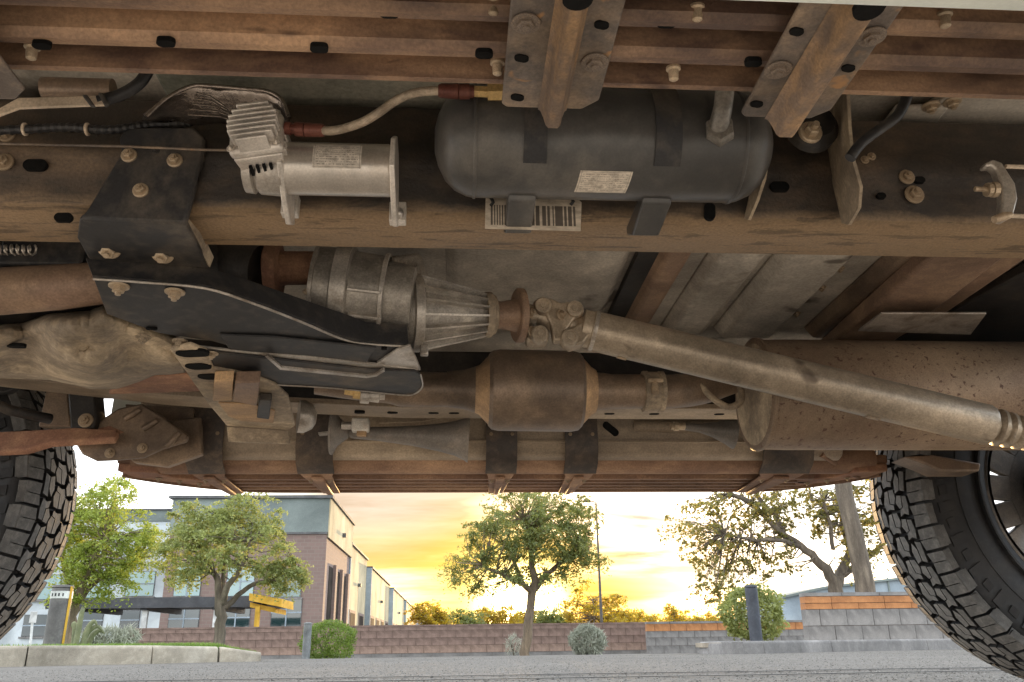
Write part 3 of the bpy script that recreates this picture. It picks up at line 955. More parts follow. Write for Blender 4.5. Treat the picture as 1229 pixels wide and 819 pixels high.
# --- body mount brackets on the right ----------------------------------------------------------------------------
mb = MB().strip([Y(1016, 108, 0.66), Y(1018, 150, 0.67), Y(1022, 190, 0.69), Y(1032, 225, 0.71), Y(1030, 250, 0.735), Y(1018, 270, 0.76)],
                [Y(990, 112, 0.79), Y(992, 150, 0.79), Y(994, 190, 0.79), Y(1000, 225, 0.79), Y(1006, 250, 0.79), Y(1010, 268, 0.79)], 0.003)
bm_ = obj('body_mount', mb, m_pan, truck, smooth=40, label='curved tan body mount bracket right of the tank')
mb = MB().strip([Y(918, 165, 0.70), Y(920, 190, 0.71), Y(916, 215, 0.73), Y(908, 240, 0.755), Y(898, 264, 0.78)], [Y(905, 165, 0.79), Y(906, 190, 0.79), Y(903, 215, 0.79), Y(898, 240, 0.79), Y(893, 262, 0.79)], 0.003)
obj('body_mount', mb, m_pan, truck, smooth=40, label='curved tan body mount bracket touching the right end of the tank')
obj('mount_bushing', MB().lathe(Y(972, 158, 0.72), (0, -1, 0), [(0, 0.026), (0.010, 0.026), (0.016, 0.020), (0.02, 0.018)], 24), m_dark, truck, smooth=40)
bolt(bm_, Y(972, 160, 0.698), NEAR, 0.012, m_bolt, 'bolt', 1.4)
# hooked hanger on the far right
hk = [(1182, 196), (1192, 191), (1203, 195), (1210, 206), (1219, 220), (1222, 238), (1217, 258), (1207, 264)]
A2 = [Y(x, y, 0.745) for x, y in hk]
inn = [(1184, 200), (1191, 199), (1196, 203), (1200, 215), (1203, 225), (1204, 240), (1202, 254), (1199, 262)]
B2 = [Y(x, y, 0.745) for x, y in inn]
hg = obj('cable_hanger', MB().strip(A2, B2, (0, 0.012, 0)), m_cast, truck, bevel=0.002, label='hooked grey cable hanger at the far right of the rail')
obj('cable', MB().tube([Y(1207, 200, 0.75), Y(1300, 203, 0.75)], 0.0024, 8), m_strap, hg, smooth=60)
obj('cable', MB().tube([Y(1204, 259, 0.745), Y(1300, 262, 0.745)], 0.0024, 8), m_strap, hg, smooth=60)
obj('threaded_rod', MB().tube([Y(1170, 227, 0.75), Y(1200, 228, 0.75)], 0.0028, 8), m_bolt, hg, smooth=60)
fitting(Y(1184, 228, 0.75), Y(1196, 228, 0.75), [(0, 0.0075), (0.4, 0.0075), (0.42, 0.0055), (0.5, 0.0055), (0.52, 0.0082), (1, 0.0082)], m_bolt, 'lock_nut', hg, 10)
obj('hook_end', MB().tube([Y(1193, 264, 0.742), Y(1205, 260, 0.742), Y(1214, 258, 0.742)], [0.004, 0.005, 0.003], 10), m_bolt, hg, smooth=60)

# --- black mounting bracket on the rail, left ---------------------------------------------------------------------
yb = 0.778
face = [(152, 152), (232, 152), (246, 165), (244, 185), (222, 268), (95, 262), (105, 250), (146, 182), (142, 165)]
br = obj('mounting_bracket', MB().prism(ypoly(face, yb), (0, 0.010, 0)), m_black, truck, bevel=0.003, label='black bolted bracket on the left part of the near rail')
# bracket wraps under the rail
p0, p1 = Y(95, 262, yb), Y(222, 268, yb)
zb = FB - 0.012
obj('lower_flange', MB().prism([(p0.x, yb, p0.z), (p1.x, yb, p1.z), Z(250, 322, zb), Z(110, 318, zb), Z(92, 285, zb)], (0, 0.006, 0.008)), m_black, br, bevel=0.002)
obj('gusset', MB().prism([Z(218, 270, zb), Z(236, 290, zb), Z(252, 322, zb), Z(243, 312, zb + 0.004)], (0.002, 0.004, 0.016)), m_pan, br, bevel=0.001)
for x, y in ((155, 187), (210, 193), (169, 229)):
    bolt(br, Y(x, y, yb), NEAR, 0.0082, m_bolt, 'bolt', 1.2)
bolt(br, Y(187, 181, yb), NEAR, 0.004, m_black)
for x, y in ((131, 299), (195, 305)):
    bolt(br, Z(x, y, zb + 0.0005), (0, -0.5, -1), 0.0125, m_bolt, 'bolt', 1.0)

# --- crossmember and skid plates ---------------------------------------------------------------------------------
zs_ = 0.500
lowc = [(112, 334), (170, 338), (245, 345), (300, 362), (360, 385), (410, 406), (440, 412), (490, 415)]
upc = [(104, 313), (165, 315), (235, 321), (290, 337), (350, 358), (410, 378), (440, 389), (488, 392)]
A3 = [Z(x, y, zs_) for x, y in lowc]
B3 = [Y(x, y, a.y + 0.010) for (x, y), a in zip(upc, A3)]
cm = obj('crossmember', MB().strip(A3, B3, 0.004), m_black, truck, smooth=35, label='black bent crossmember reaching from the near rail to the gearbox')
bot = [(128, 377), (190, 400), (255, 410), (310, 425), (370, 430), (410, 434), (455, 440), (502, 442)]
B4 = [Z(x, y, zs_ - 0.004) for x, y in bot]
obj('web_plate', MB().strip(A3, B4, (0, 0, 0.004)), m_black, cm, smooth=35, bevel=0.001)
obj('flange_lip', MB().tube(smooth_path([a + Vector((0, 0, -0.001)) for a in A3]), 0.0017, 8), m_cast, cm, smooth=60)
for x, y in ((143, 340), (210, 347)):
    bolt(cm, Z(x, y + 3, zs_ - 0.002), DOWN, 0.0115, m_bolt, 'bolt', 1.0)
for x, y in ((172, 404), (216, 409)):
    bolt(cm, Z(x, y, zs_ - 0.006), DOWN, 0.010, m_pan, 'bolt', 1.0)
for x, y, a in ((461, 419, 0.004), (456, 437, 0.006), (182, 395, 0.007)):
    oval(cm, Z(x, y, zs_ - 0.0055), DOWN, (1, 0, 0), a, 0.003)
# dust-grey end of the crossmember
obj('end_tab', MB().prism(zpoly([(452, 437), (476, 421), (492, 416), (499, 430), (505, 445), (480, 447)], zs_ - 0.007), (0, 0, 0.005)), m_cast, cm, bevel=0.0015)
# recessed pocket on the web
obj('pocket', MB().prism(zpoly([(263, 402), (330, 405), (452, 418), (438, 438), (320, 427), (275, 420)], zs_ - 0.0062), (0, 0, 0.003)), m_black, cm, bevel=0.002)
obj('dusty_edge', MB().strip([Z(x, y, zs_ - 0.0085) for x, y in ((225, 416), (300, 424), (370, 429), (440, 437), (502, 444))], [Z(x, y, zs_ - 0.0085) for x, y in ((228, 421), (300, 429), (370, 435), (440, 442), (498, 448))], (0, 0, 0.004)), m_cast, cm, bevel=0.001)
# lower skid plate
zk = 0.488
sk = obj('skid_plate', MB().prism(zpoly([(243, 422), (300, 428), (372, 436), (440, 444), (498, 446), (505, 450), (507, 464), (498, 473), (480, 474), (400, 466), (330, 462), (275, 452), (246, 444)], zk), (0, 0, 0.004)), m_black, truck, bevel=0.002, label='black skid plate with rounded end below the gearbox')
obj('stiffener', MB().strip([Z(x, y, zk - 0.003) for x, y in ((318, 428), (336, 444), (440, 454), (452, 452), (462, 446))], [Z(x, y, zk - 0.003) for x, y in ((321, 427), (338, 441.5), (440, 451.5), (450, 450), (460, 444))], (0, 0, 0.004)), m_cast, sk)
obj('edge_bead', MB().tube(smooth_path([Z(x, y, zk - 0.001) for x, y in ((330, 462), (400, 466), (480, 474), (497, 473), (507, 464), (505, 450))]), 0.0014, 6), m_cast, sk, smooth=60)
bolt(sk, Z(254, 424, zk), DOWN, 0.009, m_bolt)
# pale slotted cast bracket with rusty blocks
zc = 0.482
cb = obj('cast_bracket', MB().prism(zpoly([(204, 421), (228, 416), (248, 424), (256, 444), (300, 452), (330, 463), (346, 478), (354, 512), (346, 517), (272, 512), (250, 486)], zc), (0, 0, 0.008)), m_pan, truck, bevel=0.003, label='pale slotted bracket plate with rusty blocks under the gearbox')
for x, y, a in ((231, 424.5, 0.022), (238, 440, 0.018), (259, 452, 0.026)):
    oval(cb, Z(x, y, zc - 0.0005), DOWN, (1, -0.12, 0), a, 0.013)
obj('block', MB().prism(zpoly([(257, 458), (280, 457), (279, 481), (255, 482)], zc - 0.016), (0, 0, 0.016)), m_catrust, cb, bevel=0.002)
obj('block', MB().prism(zpoly([(282, 460), (312, 459), (308, 488), (280, 482)], zc - 0.018), (0, 0, 0.018)), m_brownpipe, cb, bevel=0.002)
obj('block', MB().prism(zpoly([(311, 480), (326, 481), (323, 504), (308, 502)], zc - 0.012), (0, 0, 0.012)), m_dark, cb, bevel=0.002)
obj('rust_pad', MB().prism(zpoly([(262, 484), (306, 486), (330, 494), (328, 508), (290, 506), (274, 500)], zc - 0.003), (0, 0, 0.003)), m_catrust, cb, bevel=0.001)
obj('end_flange', MB().prism([Z(272, 512, zc), Z(346, 517, zc), Y(348, 533, Z(346, 517, zc).y), Y(274, 530, Z(272, 512, zc).y)], (0, 0.006, 0)), m_pan, cb, bevel=0.001)
obj('round_end', MB().lathe(Z(358, 500, zc + 0.03), (1, 0.3, 0), [(0, 0.030), (0.012, 0.030), (0.026, 0.022), (0.032, 0.012)], 20), m_cast, cb, smooth=50)

# --- gearbox, dusty casting and tube at left -----------------------------------------------------------------------
gx = obj('gearbox', MB().tube([(-1.15, 1.18, 0.61), (-0.75, 1.18, 0.61), (-0.45, 1.17, 0.615), (-0.34, 1.17, 0.62), (-0.31, 1.17, 0.62)], [0.19, 0.17, 0.115, 0.10, 0.06], 24, flat=0.62), m_dark, truck, smooth=50, label='dark gearbox body hidden above the skid plates')
rows = []
rp = random.Random(5)
nI, nJ = 90, 36
for j in range(nJ):
    v = j / (nJ - 1)
    row = []
    for i in range(nI):
        u = i / (nI - 1)
        px = -40 + 262 * u
        # outline: upper edge and lower edge in the photo
        yt = np.interp(px, [-40, 30, 60, 110, 125, 165, 200, 222], [398, 392, 382, 378, 372, 388, 404, 418])
        yl = np.interp(px, [-40, 60, 90, 110, 140, 165, 185, 205, 222], [448, 452, 458, 463, 463, 455, 447, 446, 443])
        py = yt + (yl - yt) * v
        zz = 0.500
        bump = math.exp(-(((px - 118) / 46) ** 2 + ((v - 0.55) / 0.42) ** 2))
        dent = math.exp(-(((px - 112) / 26) ** 2 + ((v - 0.42) / 0.2) ** 2))
        zz += -0.030 * bump + 0.020 * dent + 0.010 * math.sin(px * 0.05) * math.sin(v * 3)
        from mathutils import noise as mn
        zz += 0.008 * mn.noise((px * 0.030, v * 2.6, 1.7)) + 0.0016 * mn.noise((px * 0.11, v * 8, 4.1)) + 0.0007 * mn.noise((px * 0.3, v * 21, 9.1))
        edge = min(v, 1 - v, 0.15) / 0.15
        zz += 0.03 * (1 - edge) ** 2
        p = Z(px, py, zz)
        row.append(p)
    rows.append(row)
pan = obj('transmission_pan', MB().grid(rows), m_pan, truck, smooth=80, label='lumpy pale dust-caked casting at the left below the brown tube')
pan.modifiers.new('thickness', 'SOLIDIFY').thickness = 0.006
oval(pan, Z(20, 416, 0.492), DOWN, (1, 0, 0), 0.012, 0.006)
obj('cross_tube', MB().tube([Y(-120, 352, 0.98), Y(0, 350, 0.98), Y(70, 345, 0.98), Y(124, 340, 0.99)], [0.030, 0.029, 0.028, 0.026], 24), m_brownpipe, truck, smooth=60, label='thick brown tube entering from the left edge')
obj('oil_pan_skirt', MB().prism(zpoly([(140, 462), (175, 452), (240, 448), (258, 470), (130, 474)], 0.515), (0, 0, 0.01)), m_rust, truck, bevel=0.003)
# dark coiled line in the upper left pocket
coil = [Vector((Y(0, 300, 0.95).x + 0.0012 * i - 0.03, 0.95 + 0.006 * math.cos(i * 1.1), Y(0, 300, 0.95).z + 0.006 * math.sin(i * 1.1))) for i in range(60)]
obj('coiled_line', MB().tube(coil, 0.0013, 6), m_cast, truck, smooth=60)
obj('inner_bracket', MB().box(Y(55, 300, 0.98), (0.10, 0.02, 0.05)), m_black, truck, bevel=0.004)

# --- transfer case -------------------------------------------------------------------------------------------------
ty = 1.12
tc0 = Y(420, 352, ty)
tc = obj('transfer_case', MB().lathe(Y(378, 345, ty), (1, 0.02, -0.10), [(0, 0.045), (0.004, 0.060), (0.028, 0.060), (0.030, 0.066), (0.052, 0.066), (0.054, 0.058), (0.098, 0.056), (0.10, 0.050), (0.14, 0.046)], 36), m_castdark, truck, smooth=30, label='ribbed grey aluminium transfer case')
ax = Vector((1, 0.02, -0.10)).normalized()
for (ta, tb_, rr_) in ((0.0, 0.007, 0.0635), (0.030, 0.052, 0.0675), (0.096, 0.103, 0.060)):
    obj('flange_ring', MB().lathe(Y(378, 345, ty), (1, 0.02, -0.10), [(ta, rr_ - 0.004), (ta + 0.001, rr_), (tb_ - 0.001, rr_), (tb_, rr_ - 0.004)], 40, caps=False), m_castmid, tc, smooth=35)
for th in (-160, -125, -95, -65, -30, 10):
    dirv = Vector((0, math.cos(R(th)), math.sin(R(th))))
    c = Y(378, 345, ty) + ax * 0.076 + dirv * 0.057
    Mx = Matrix((ax, dirv, ax.cross(dirv))).transposed()
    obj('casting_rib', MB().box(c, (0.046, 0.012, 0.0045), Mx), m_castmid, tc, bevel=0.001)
for th in (-150, -100, -50):
    dirv = Vector((0, math.cos(R(th)), math.sin(R(th))))
    bolt(tc, Y(378, 345, ty) + ax * 0.0 + dirv * 0.057, (-1, 0, 0), 0.007, m_bolt)
tb = Y(455, 352, 1.16)
obj('main_housing', MB().prism([tb + Vector(p) for p in ((-0.01, 0, 0.06), (0.06, 0, 0.07), (0.075, 0, 0.02), (0.07, 0, -0.035), (0.045, 0, -0.05), (0.0, 0, -0.035))], (0, 0.10, 0)), m_cast, tc, bevel=0.008)
for a in range(4):
    obj('casting_rib', MB().box(tb + Vector((0.005 + 0.017 * a, -0.003, 0.012)), (0.004, 0.008, 0.095 - 0.008 * a)), m_cast, tc, bevel=0.001)
obj('front_yoke', MB().tube([Y(318, 323, 1.10), Y(345, 322, 1.10), Y(378, 322, 1.10)], [0.028, 0.024, 0.024], 20), m_rust, tc, smooth=40)
obj('yoke_flange', MB().lathe(Y(322, 324, 1.10), (1, 0, 0), [(0, 0.042), (0.016, 0.042), (0.018, 0.03)], 24), m_rust, tc, smooth=40)
obj('front_tube', MB().tube([Y(316, 324, 1.10), Y(270, 318, 1.12), Y(220, 310, 1.14)], [0.036, 0.036, 0.036], 20), m_dark, tc, smooth=40)
# tail housing: ribbed cone
ca, cb2 = Y(500, 376, 1.17), Y(584, 378, 1.19)
cax = (cb2 - ca)
cl = cax.length
cax = cax.normalized()
tail = obj('tail_housing', MB().lathe(ca, cax, [(-0.020, 0.050), (-0.006, 0.054), (0, 0.056), (0.006, 0.056), (0.008, 0.046), (cl - 0.002, 0.0245), (cl, 0.024)], 40), m_castdark, truck, smooth=30, label='cone-shaped tail housing with long cast ribs')
ea = Vector((0, 0, 1))
ea = (ea - cax * ea.dot(cax)).normalized()
eb = cax.cross(ea)
for j in range(16):
    th = 2 * PI * j / 16
    d = ea * math.cos(th) + eb * math.sin(th)
    tq = cax.cross(d)
    b0, b1 = ca + cax * 0.004 + d * 0.042, ca + cax * (cl - 0.003) + d * 0.022
    u0, u1 = ca + cax * 0.004 + d * 0.0575, ca + cax * (cl - 0.003) + d * 0.0345
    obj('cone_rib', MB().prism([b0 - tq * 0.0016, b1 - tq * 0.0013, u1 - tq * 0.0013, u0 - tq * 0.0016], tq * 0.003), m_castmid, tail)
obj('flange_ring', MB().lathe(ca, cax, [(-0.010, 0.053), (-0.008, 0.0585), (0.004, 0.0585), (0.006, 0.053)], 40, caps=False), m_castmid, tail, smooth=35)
obj('casting_lug', MB().box(ca + Vector((0.013, -0.01, -0.062)), (0.012, 0.012, 0.016)), m_cast, tail, bevel=0.002)
obj('seal_ring', MB().lathe(cb2 - cax * 0.004, cax, [(0, 0.0345), (0.010, 0.035), (0.012, 0.031), (0.016, 0.030), (0.018, 0.026)], 32), m_pan, tail, smooth=30)
obj('output_neck', MB().lathe(cb2 + cax * 0.01, cax, [(0, 0.022), (0.012, 0.021), (0.032, 0.025), (0.036, 0.026)], 28), m_brownpipe, tail, smooth=40)
obj('output_flange', MB().lathe(cb2 + cax * 0.046, cax, [(0, 0.040), (0.002, 0.042), (0.010, 0.042), (0.012, 0.036)], 28), m_brownpipe, tail, smooth=30)
fc = cb2 + cax * 0.060

# --- driveshaft ---------------------------------------------------------------------------------------------------
sa, sb = Y(706, 396, 1.215), Y(1188, 511, 1.215)
sax = (sb - sa)
sl = sax.length
sax = sax.normalized()
shaft = obj('driveshaft', MB().lathe(sa, sax, [(-0.012, 0.026), (-0.010, 0.0300), (0.004, 0.0300), (0.005, 0.0315), (sl - 0.006, 0.0315), (sl - 0.001, 0.0295), (sl, 0.022)], 44), m_shaft, truck, smooth=35, label='long grey-brown driveshaft tube sloping down to the right')
obj('weld_bead', MB().lathe(sa, sax, [(0.006, 0.0318), (0.009, 0.0330), (0.012, 0.0318)], 40, caps=False), m_cast, shaft, smooth=60)
# balance weight and paint splash
for t, w, hgt, ang in ((0.060, 0.014, 30, 190), (0.455, 0.020, 26, 200)):
    v = []
    e1 = Vector((0, 0, 1))
    e1 = (e1 - sax * e1.dot(sax)).normalized()
    e2 = sax.cross(e1)
    Aa, Bb = [], []
    for k in range(8):
        th = R(ang - hgt + 2 * hgt * k / 7) + (0 if t > .1 else R(20))
        dd = e1 * math.cos(th) + e2 * math.sin(th)
        Aa.append(sa + sax * (t - w / 2) + dd * 0.0318)
        Bb.append(sa + sax * (t + w / 2) + dd * 0.0318)
    obj('balance_weight', MB().strip(Aa, Bb, 0.0012), m_boltdark, shaft, smooth=40)
bp = [(0, 0.020)]
for k in range(5):
    bp += [(0.006 + 0.016 * k, 0.021), (0.011 + 0.016 * k, 0.029 - 0.0012 * k), (0.016 + 0.016 * k, 0.029 - 0.0012 * k), (0.020 + 0.016 * k, 0.021)]
bp += [(0.30, 0.020)]
obj('rubber_boot', MB().lathe(sb, sax, bp, 28), m_shaft, shaft, smooth=25)
# universal joint between flange and shaft
ju = obj('universal_joint', MB().tube([fc + cax * 0.004, fc + cax * 0.02, (fc + sa) / 2, sa - sax * 0.02, sa - sax * 0.006], [0.020, 0.014, 0.017, 0.016, 0.024], 20), m_shaft, truck, smooth=40, label='double universal joint between transfer case and driveshaft')
for (px, py, yy) in ((652, 367, 1.18), (690, 371, 1.185), (648, 401, 1.175), (684, 405, 1.18)):
    c = Y(px, py, yy)
    obj('bearing_cap', MB().lathe(c, (0, -1, -0.1), [(-0.03, 0.0125), (0.0, 0.0135), (0.003, 0.012), (0.0032, 0.009), (0.001, 0.0085), (0.001, 0.004), (0.003, 0.0035)], 22), m_shaft, ju, smooth=35)
obj('yoke_arm', MB().prism([Y(x, y, 1.187) for x, y in ((640, 362), (648, 356), (662, 358), (672, 363), (684, 362), (698, 362), (702, 374), (690, 382), (680, 396), (678, 408), (664, 409), (662, 392), (656, 378), (644, 376))], (0, 0.02, 0)), m_shaft, ju, bevel=0.003)
obj('yoke_arm', MB().prism([Y(x, y, 1.19) for x, y in ((632, 394), (646, 390), (660, 398), (658, 410), (640, 412), (632, 408))], (0, 0.03, 0)), m_shaft, ju, bevel=0.003)
obj('yoke_arm', MB().prism([Y(x, y, 1.19) for x, y in ((674, 402), (684, 395), (702, 384), (712, 396), (700, 412), (684, 416))], (0, 0.03, 0)), m_shaft, ju, bevel=0.003)
for px, py in ((635, 376), (638, 398), (672, 378)):
    bolt(ju, Y(px, py, 1.183), (0.7, -0.7, 0), 0.009, m_boltdark, 'bolt', 1.3)

# --- exhaust -------------------------------------------------------------------------------------------------------
cy_ = 1.40
e0, e1_ = Y(578, 468, cy_), Y(706, 470, cy_)
el = e1_.x - e0.x
cat = obj('catalytic_converter', MB().lathe((e0.x, cy_, e0.z), (e1_ - e0), [(0.012, 0.062), (0.018, 0.068), (0.030, 0.0705), (el - 0.030, 0.0705), (el - 0.018, 0.068), (el - 0.012, 0.062)], 48), m_cat, truck, smooth=30, label='barrel-shaped catalytic converter with orange rusted ends')
obj('inlet_cone', MB().lathe((e0.x, cy_, e0.z), (e1_ - e0), [(-0.012, 0.040), (-0.004, 0.043), (0.014, 0.062), (0.022, 0.0685), (0.024, 0.066)], 44), m_catrust, cat, smooth=30)
obj('outlet_cone', MB().lathe((e0.x, cy_, e0.z), (e1_ - e0), [(el - 0.024, 0.066), (el - 0.022, 0.0685), (el - 0.014, 0.062), (el + 0.004, 0.043), (el + 0.012, 0.038)], 44), m_catrust, cat, smooth=30)
obj('pipe_neck', MB().lathe((e0.x, cy_, e0.z), (e1_ - e0), [(-0.060, 0.031), (-0.030, 0.034), (-0.011, 0.0405), (-0.009, 0.036)], 36), m_cat, cat, smooth=40)
obj('exhaust_pipe', MB().tube(smooth_path([Y(380, 455, 1.36), Y(430, 462, 1.37), Y(480, 467, 1.39), Y(530, 468, cy_), Y(560, 468, cy_)]), [0.026] * 8 + [0.030] * 9, 24), m_cat, truck, smooth=60, label='brown exhaust pipe leading left from the catalytic converter')
xp = obj('exhaust_pipe', MB().tube(smooth_path([Y(704, 470, cy_), Y(735, 470, cy_), Y(770, 470, cy_), Y(805, 470, 1.41), Y(840, 466, 1.43), Y(870, 456, 1.45), Y(900, 446, 1.47)]), [0.036, 0.034, 0.033, 0.032] + [0.030] * 21, 24), m_cat, truck, smooth=60, label='brown exhaust pipe with clamp leading right to the muffler')
cx_ = Y(783, 470, cy_)
obj('pipe_clamp', MB().lathe(cx_ - Vector((0.018, 0, 0)), (1, 0, 0), [(0, 0.033), (0.001, 0.036), (0.008, 0.036), (0.009, 0.0345), (0.028, 0.0345), (0.029, 0.036), (0.036, 0.036), (0.037, 0.033)], 32), m_pan, xp, smooth=30)
obj('clamp_bolt', MB().box(Y(787, 457, cy_ - 0.038), (0.026, 0.008, 0.006)), m_bolt, xp, bevel=0.001)
obj('clamp_saddle', MB().box(Y(786, 466, cy_ - 0.036), (0.012, 0.008, 0.022)), m_boltdark, xp, bevel=0.002)
obj('pipe_hanger', MB().tube(smooth_path([Y(840, 462, 1.40), Y(858, 480, 1.40), Y(876, 489, 1.40), Y(890, 480, 1.40), Y(888, 462, 1.41)]), 0.006, 10), m_pan, xp, smooth=60)
obj('oxygen_sensor', MB().lathe(Y(414, 468, 1.34), (0.9, 0.2, -0.1), [(0, 0.008), (0.014, 0.008), (0.015, 0.012), (0.030, 0.012), (0.032, 0.007), (0.04, 0.007)], 8), m_brass, xp)
obj('oxygen_sensor', MB().lathe(Y(432, 475, 1.34), (0.9, 0.2, 0.05), [(0, 0.013), (0.014, 0.014), (0.015, 0.010), (0.030, 0.012), (0.032, 0.007), (0.04, 0.007)], 12), m_cast, xp)
my, mr = 1.415, 0.0985
mz = Y(1000, 474, my).z
mx0 = Y(925, 500, my - 0.06).x
muf = obj('muffler', MB().lathe((mx0, my, mz), (1, 0, 0), [(-0.004, 0.085), (-0.004, mr - 0.002), (-0.002, mr + 0.0025), (0.004, mr + 0.0025), (0.006, mr - 0.001), (0.05, mr), (0.95, mr)], 64), m_muffler, truck, smooth=30, label='large rust-pitted muffler barrel at right behind the driveshaft')
obj('end_cap', MB().lathe((mx0 - 0.006, my, mz), (1, 0, 0), [(0, 0.03), (0.001, 0.088), (0.003, 0.093)], 48), m_pan, muf, smooth=40)
obj('heat_plate', MB().prism(zpoly([(1030, 398), (1058, 377), (1184, 377), (1165, 402)], FZ - 0.075), (0, 0, 0.004)), m_cast, fl, bevel=0.001)
obj('rear_crossmember', MB().prism([(Z(1085, 330, 0.66).x, 0.9, 0.66), (Z(1170, 330, 0.66).x, 0.9, 0.66), (Z(1170, 330, 0.66).x, 1.52, 0.64), (Z(1085, 330, 0.66).x, 1.52, 0.64)], (0, 0, 0.03)), m_brownpipe, fl, bevel=0.006)
obj('recess_shade', MB().prism([(Z(1185, 345, 0.69).x, 1.15, 0.668), (1.3, 1.15, 0.668), (1.3, 1.6, 0.668), (Z(1185, 345, 0.69).x - 0.08, 1.6, 0.668)], (0, 0, 0.02)), m_dark, fl, bevel=0.004)  # dark slab below the floor, painted as the shade of a cavity
obj('recess_shade', MB().prism([(Z(752, 345, 0.69).x - 0.01, 0.9, 0.684), (Z(772, 345, 0.69).x + 0.008, 0.9, 0.684), (Z(772, 345, 0.69).x + 0.008, 1.5, 0.684), (Z(752, 345, 0.69).x - 0.01, 1.5, 0.684)], (0, 0, 0.012)), m_dark, fl)  # dark slab painted as the shade of an open channel

# --- far rocker, horns -----------------------------------------------------------------------------------------------
frk = obj('rocker_panel', MB().profile([(1.76, 0.49), (1.78, 0.484), (1.86, 0.50), (1.95, 0.55), (1.95, FZ), (1.74, FZ), (1.745, 0.52)], Y(165, 530, 1.76).x, Y(1010, 530, 1.76).x), m_farpanel, truck, bevel=0.006, label='far rocker panel, tan with road dust')
obj('rocker_seam', MB().profile([(1.738, 0.515), (1.748, 0.515), (1.748, 0.5185), (1.738, 0.5185)], Y(330, 530, 1.76).x, Y(1000, 530, 1.76).x), m_farpanel, frk)
obj('rocker_rib', MB().tube([Y(760, 512, 1.752), Y(800, 512, 1.745), Y(880, 512, 1.745), Y(905, 513, 1.752)], 0.014, 12), m_farpanel, frk, smooth=60)
for px, py, a, b in ((733, 515, 0.02, 0.008), (893, 512, 0.006, 0.005)):
    oval(frk, Y(px, py, 1.7435), NEAR, (1, 0, -0.9 if px == 733 else 0), a, b)
obj('bracket_plate', MB().strip([Y(455, 492, 1.70), Y(520, 492, 1.70), Y(545, 492, 1.70)], [Y(455, 508, 1.70), Y(505, 506, 1.70), Y(540, 500, 1.70)], (0, 0.004, 0)), m_farpanel, frk)
h0, h1 = Y(418, 519, 1.66), Y(562, 527, 1.66)
hl = (h1 - h0).length
ph = [(0, 0.008), (0.01, 0.012), (hl * 0.25, 0.014), (hl * 0.55, 0.0205), (hl * 0.75, 0.0275), (hl * 0.88, 0.034), (hl * 0.96, 0.041), (hl, 0.047), (hl + 0.0015, 0.0475), (hl - 0.001, 0.044), (hl * 0.9, 0.032), (hl * 0.6, 0.012)]
horn = obj('air_horn', MB().lathe(h0, h1 - h0, ph, 36), m_horn, truck, smooth=50, label='grey trumpet air horn in front of the far rocker')
obj('horn_back', MB().lathe(h0 + Vector((-0.035, 0, 0.002)), (1, 0, -0.03), [(0, 0.004), (0.002, 0.046), (0.006, 0.047), (0.014, 0.03), (0.036, 0.012)], 30), m_horn, horn, smooth=40)
obj('solenoid', MB().box(Y(433, 511, 1.64), (0.034, 0.026, 0.026)), m_white, horn, bevel=0.003)
obj('solenoid_plug', MB().box(Y(434, 521, 1.64), (0.018, 0.014, 0.010)), m_catrust, horn, bevel=0.001)
obj('solenoid_port', MB().tube([Y(410, 511, 1.64), Y(424, 511, 1.64)], 0.008, 10), m_cast, horn, smooth=50)
obj('horn_bracket', MB().prism([Y(x, y, 1.66) for x, y in ((400, 497), (406, 497), (406, 519), (382, 521), (382, 519), (400, 517))], (0, 0.02, 0)), m_cast, horn)
h0, h1 = Y(822, 512, 1.67), Y(880, 519, 1.67)
hl = (h1 - h0).length
ph = [(0, 0.008), (hl * 0.3, 0.009), (hl * 0.6, 0.016), (hl * 0.85, 0.026), (hl, 0.034), (hl + 0.0015, 0.0345), (hl - 0.001, 0.030), (hl * 0.6, 0.008)]
horn2 = obj('air_horn', MB().lathe(h0, h1 - h0, ph, 30), m_horn, truck, smooth=50, label='smaller grey air horn beside the muffler end')
obj('horn_coupling', MB().lathe(h0 - Vector((0.03, 0, 0)), (1, 0, 0), [(0, 0.007), (0.006, 0.007), (0.007, 0.010), (0.016, 0.010), (0.017, 0.007), (0.03, 0.008)], 12), m_bolt, horn2)

# --- far running board ---------------------------------------------------------------------------------------------
X0, X1 = Y(152, 565, 1.86).x, Y(1052, 570, 1.86).x
zd = 0.466
out_pts = []
for i in range(25):
    t = i / 24
    out_pts.append((X0 + 0.30 * t, 1.84 + 0.20 * math.sin(t * PI / 2) ** 0.8))
out_r = [(X1 - (x - X0) * 0.8, y) for x, y in reversed(out_pts)]
rim_line = out_pts + out_r
plan = rim_line + [(X1, 1.80), (X0, 1.80)]
fb = obj('running_board', MB().prism([(x, y, zd + 0.016) for x, y in plan], (0, 0, 0.020)), m_farboard, truck, bevel=0.003, label='far running board, tan dusty steel silhouetted against the sky')
# rolled outer edge
mb = MB().strip([(x, y, zd - 0.006) for x, y in rim_line], [(x, y, zd + 0.03) for x, y in rim_line], 0.006)
obj('outer_edge', mb, m_farboard, fb, smooth=40)
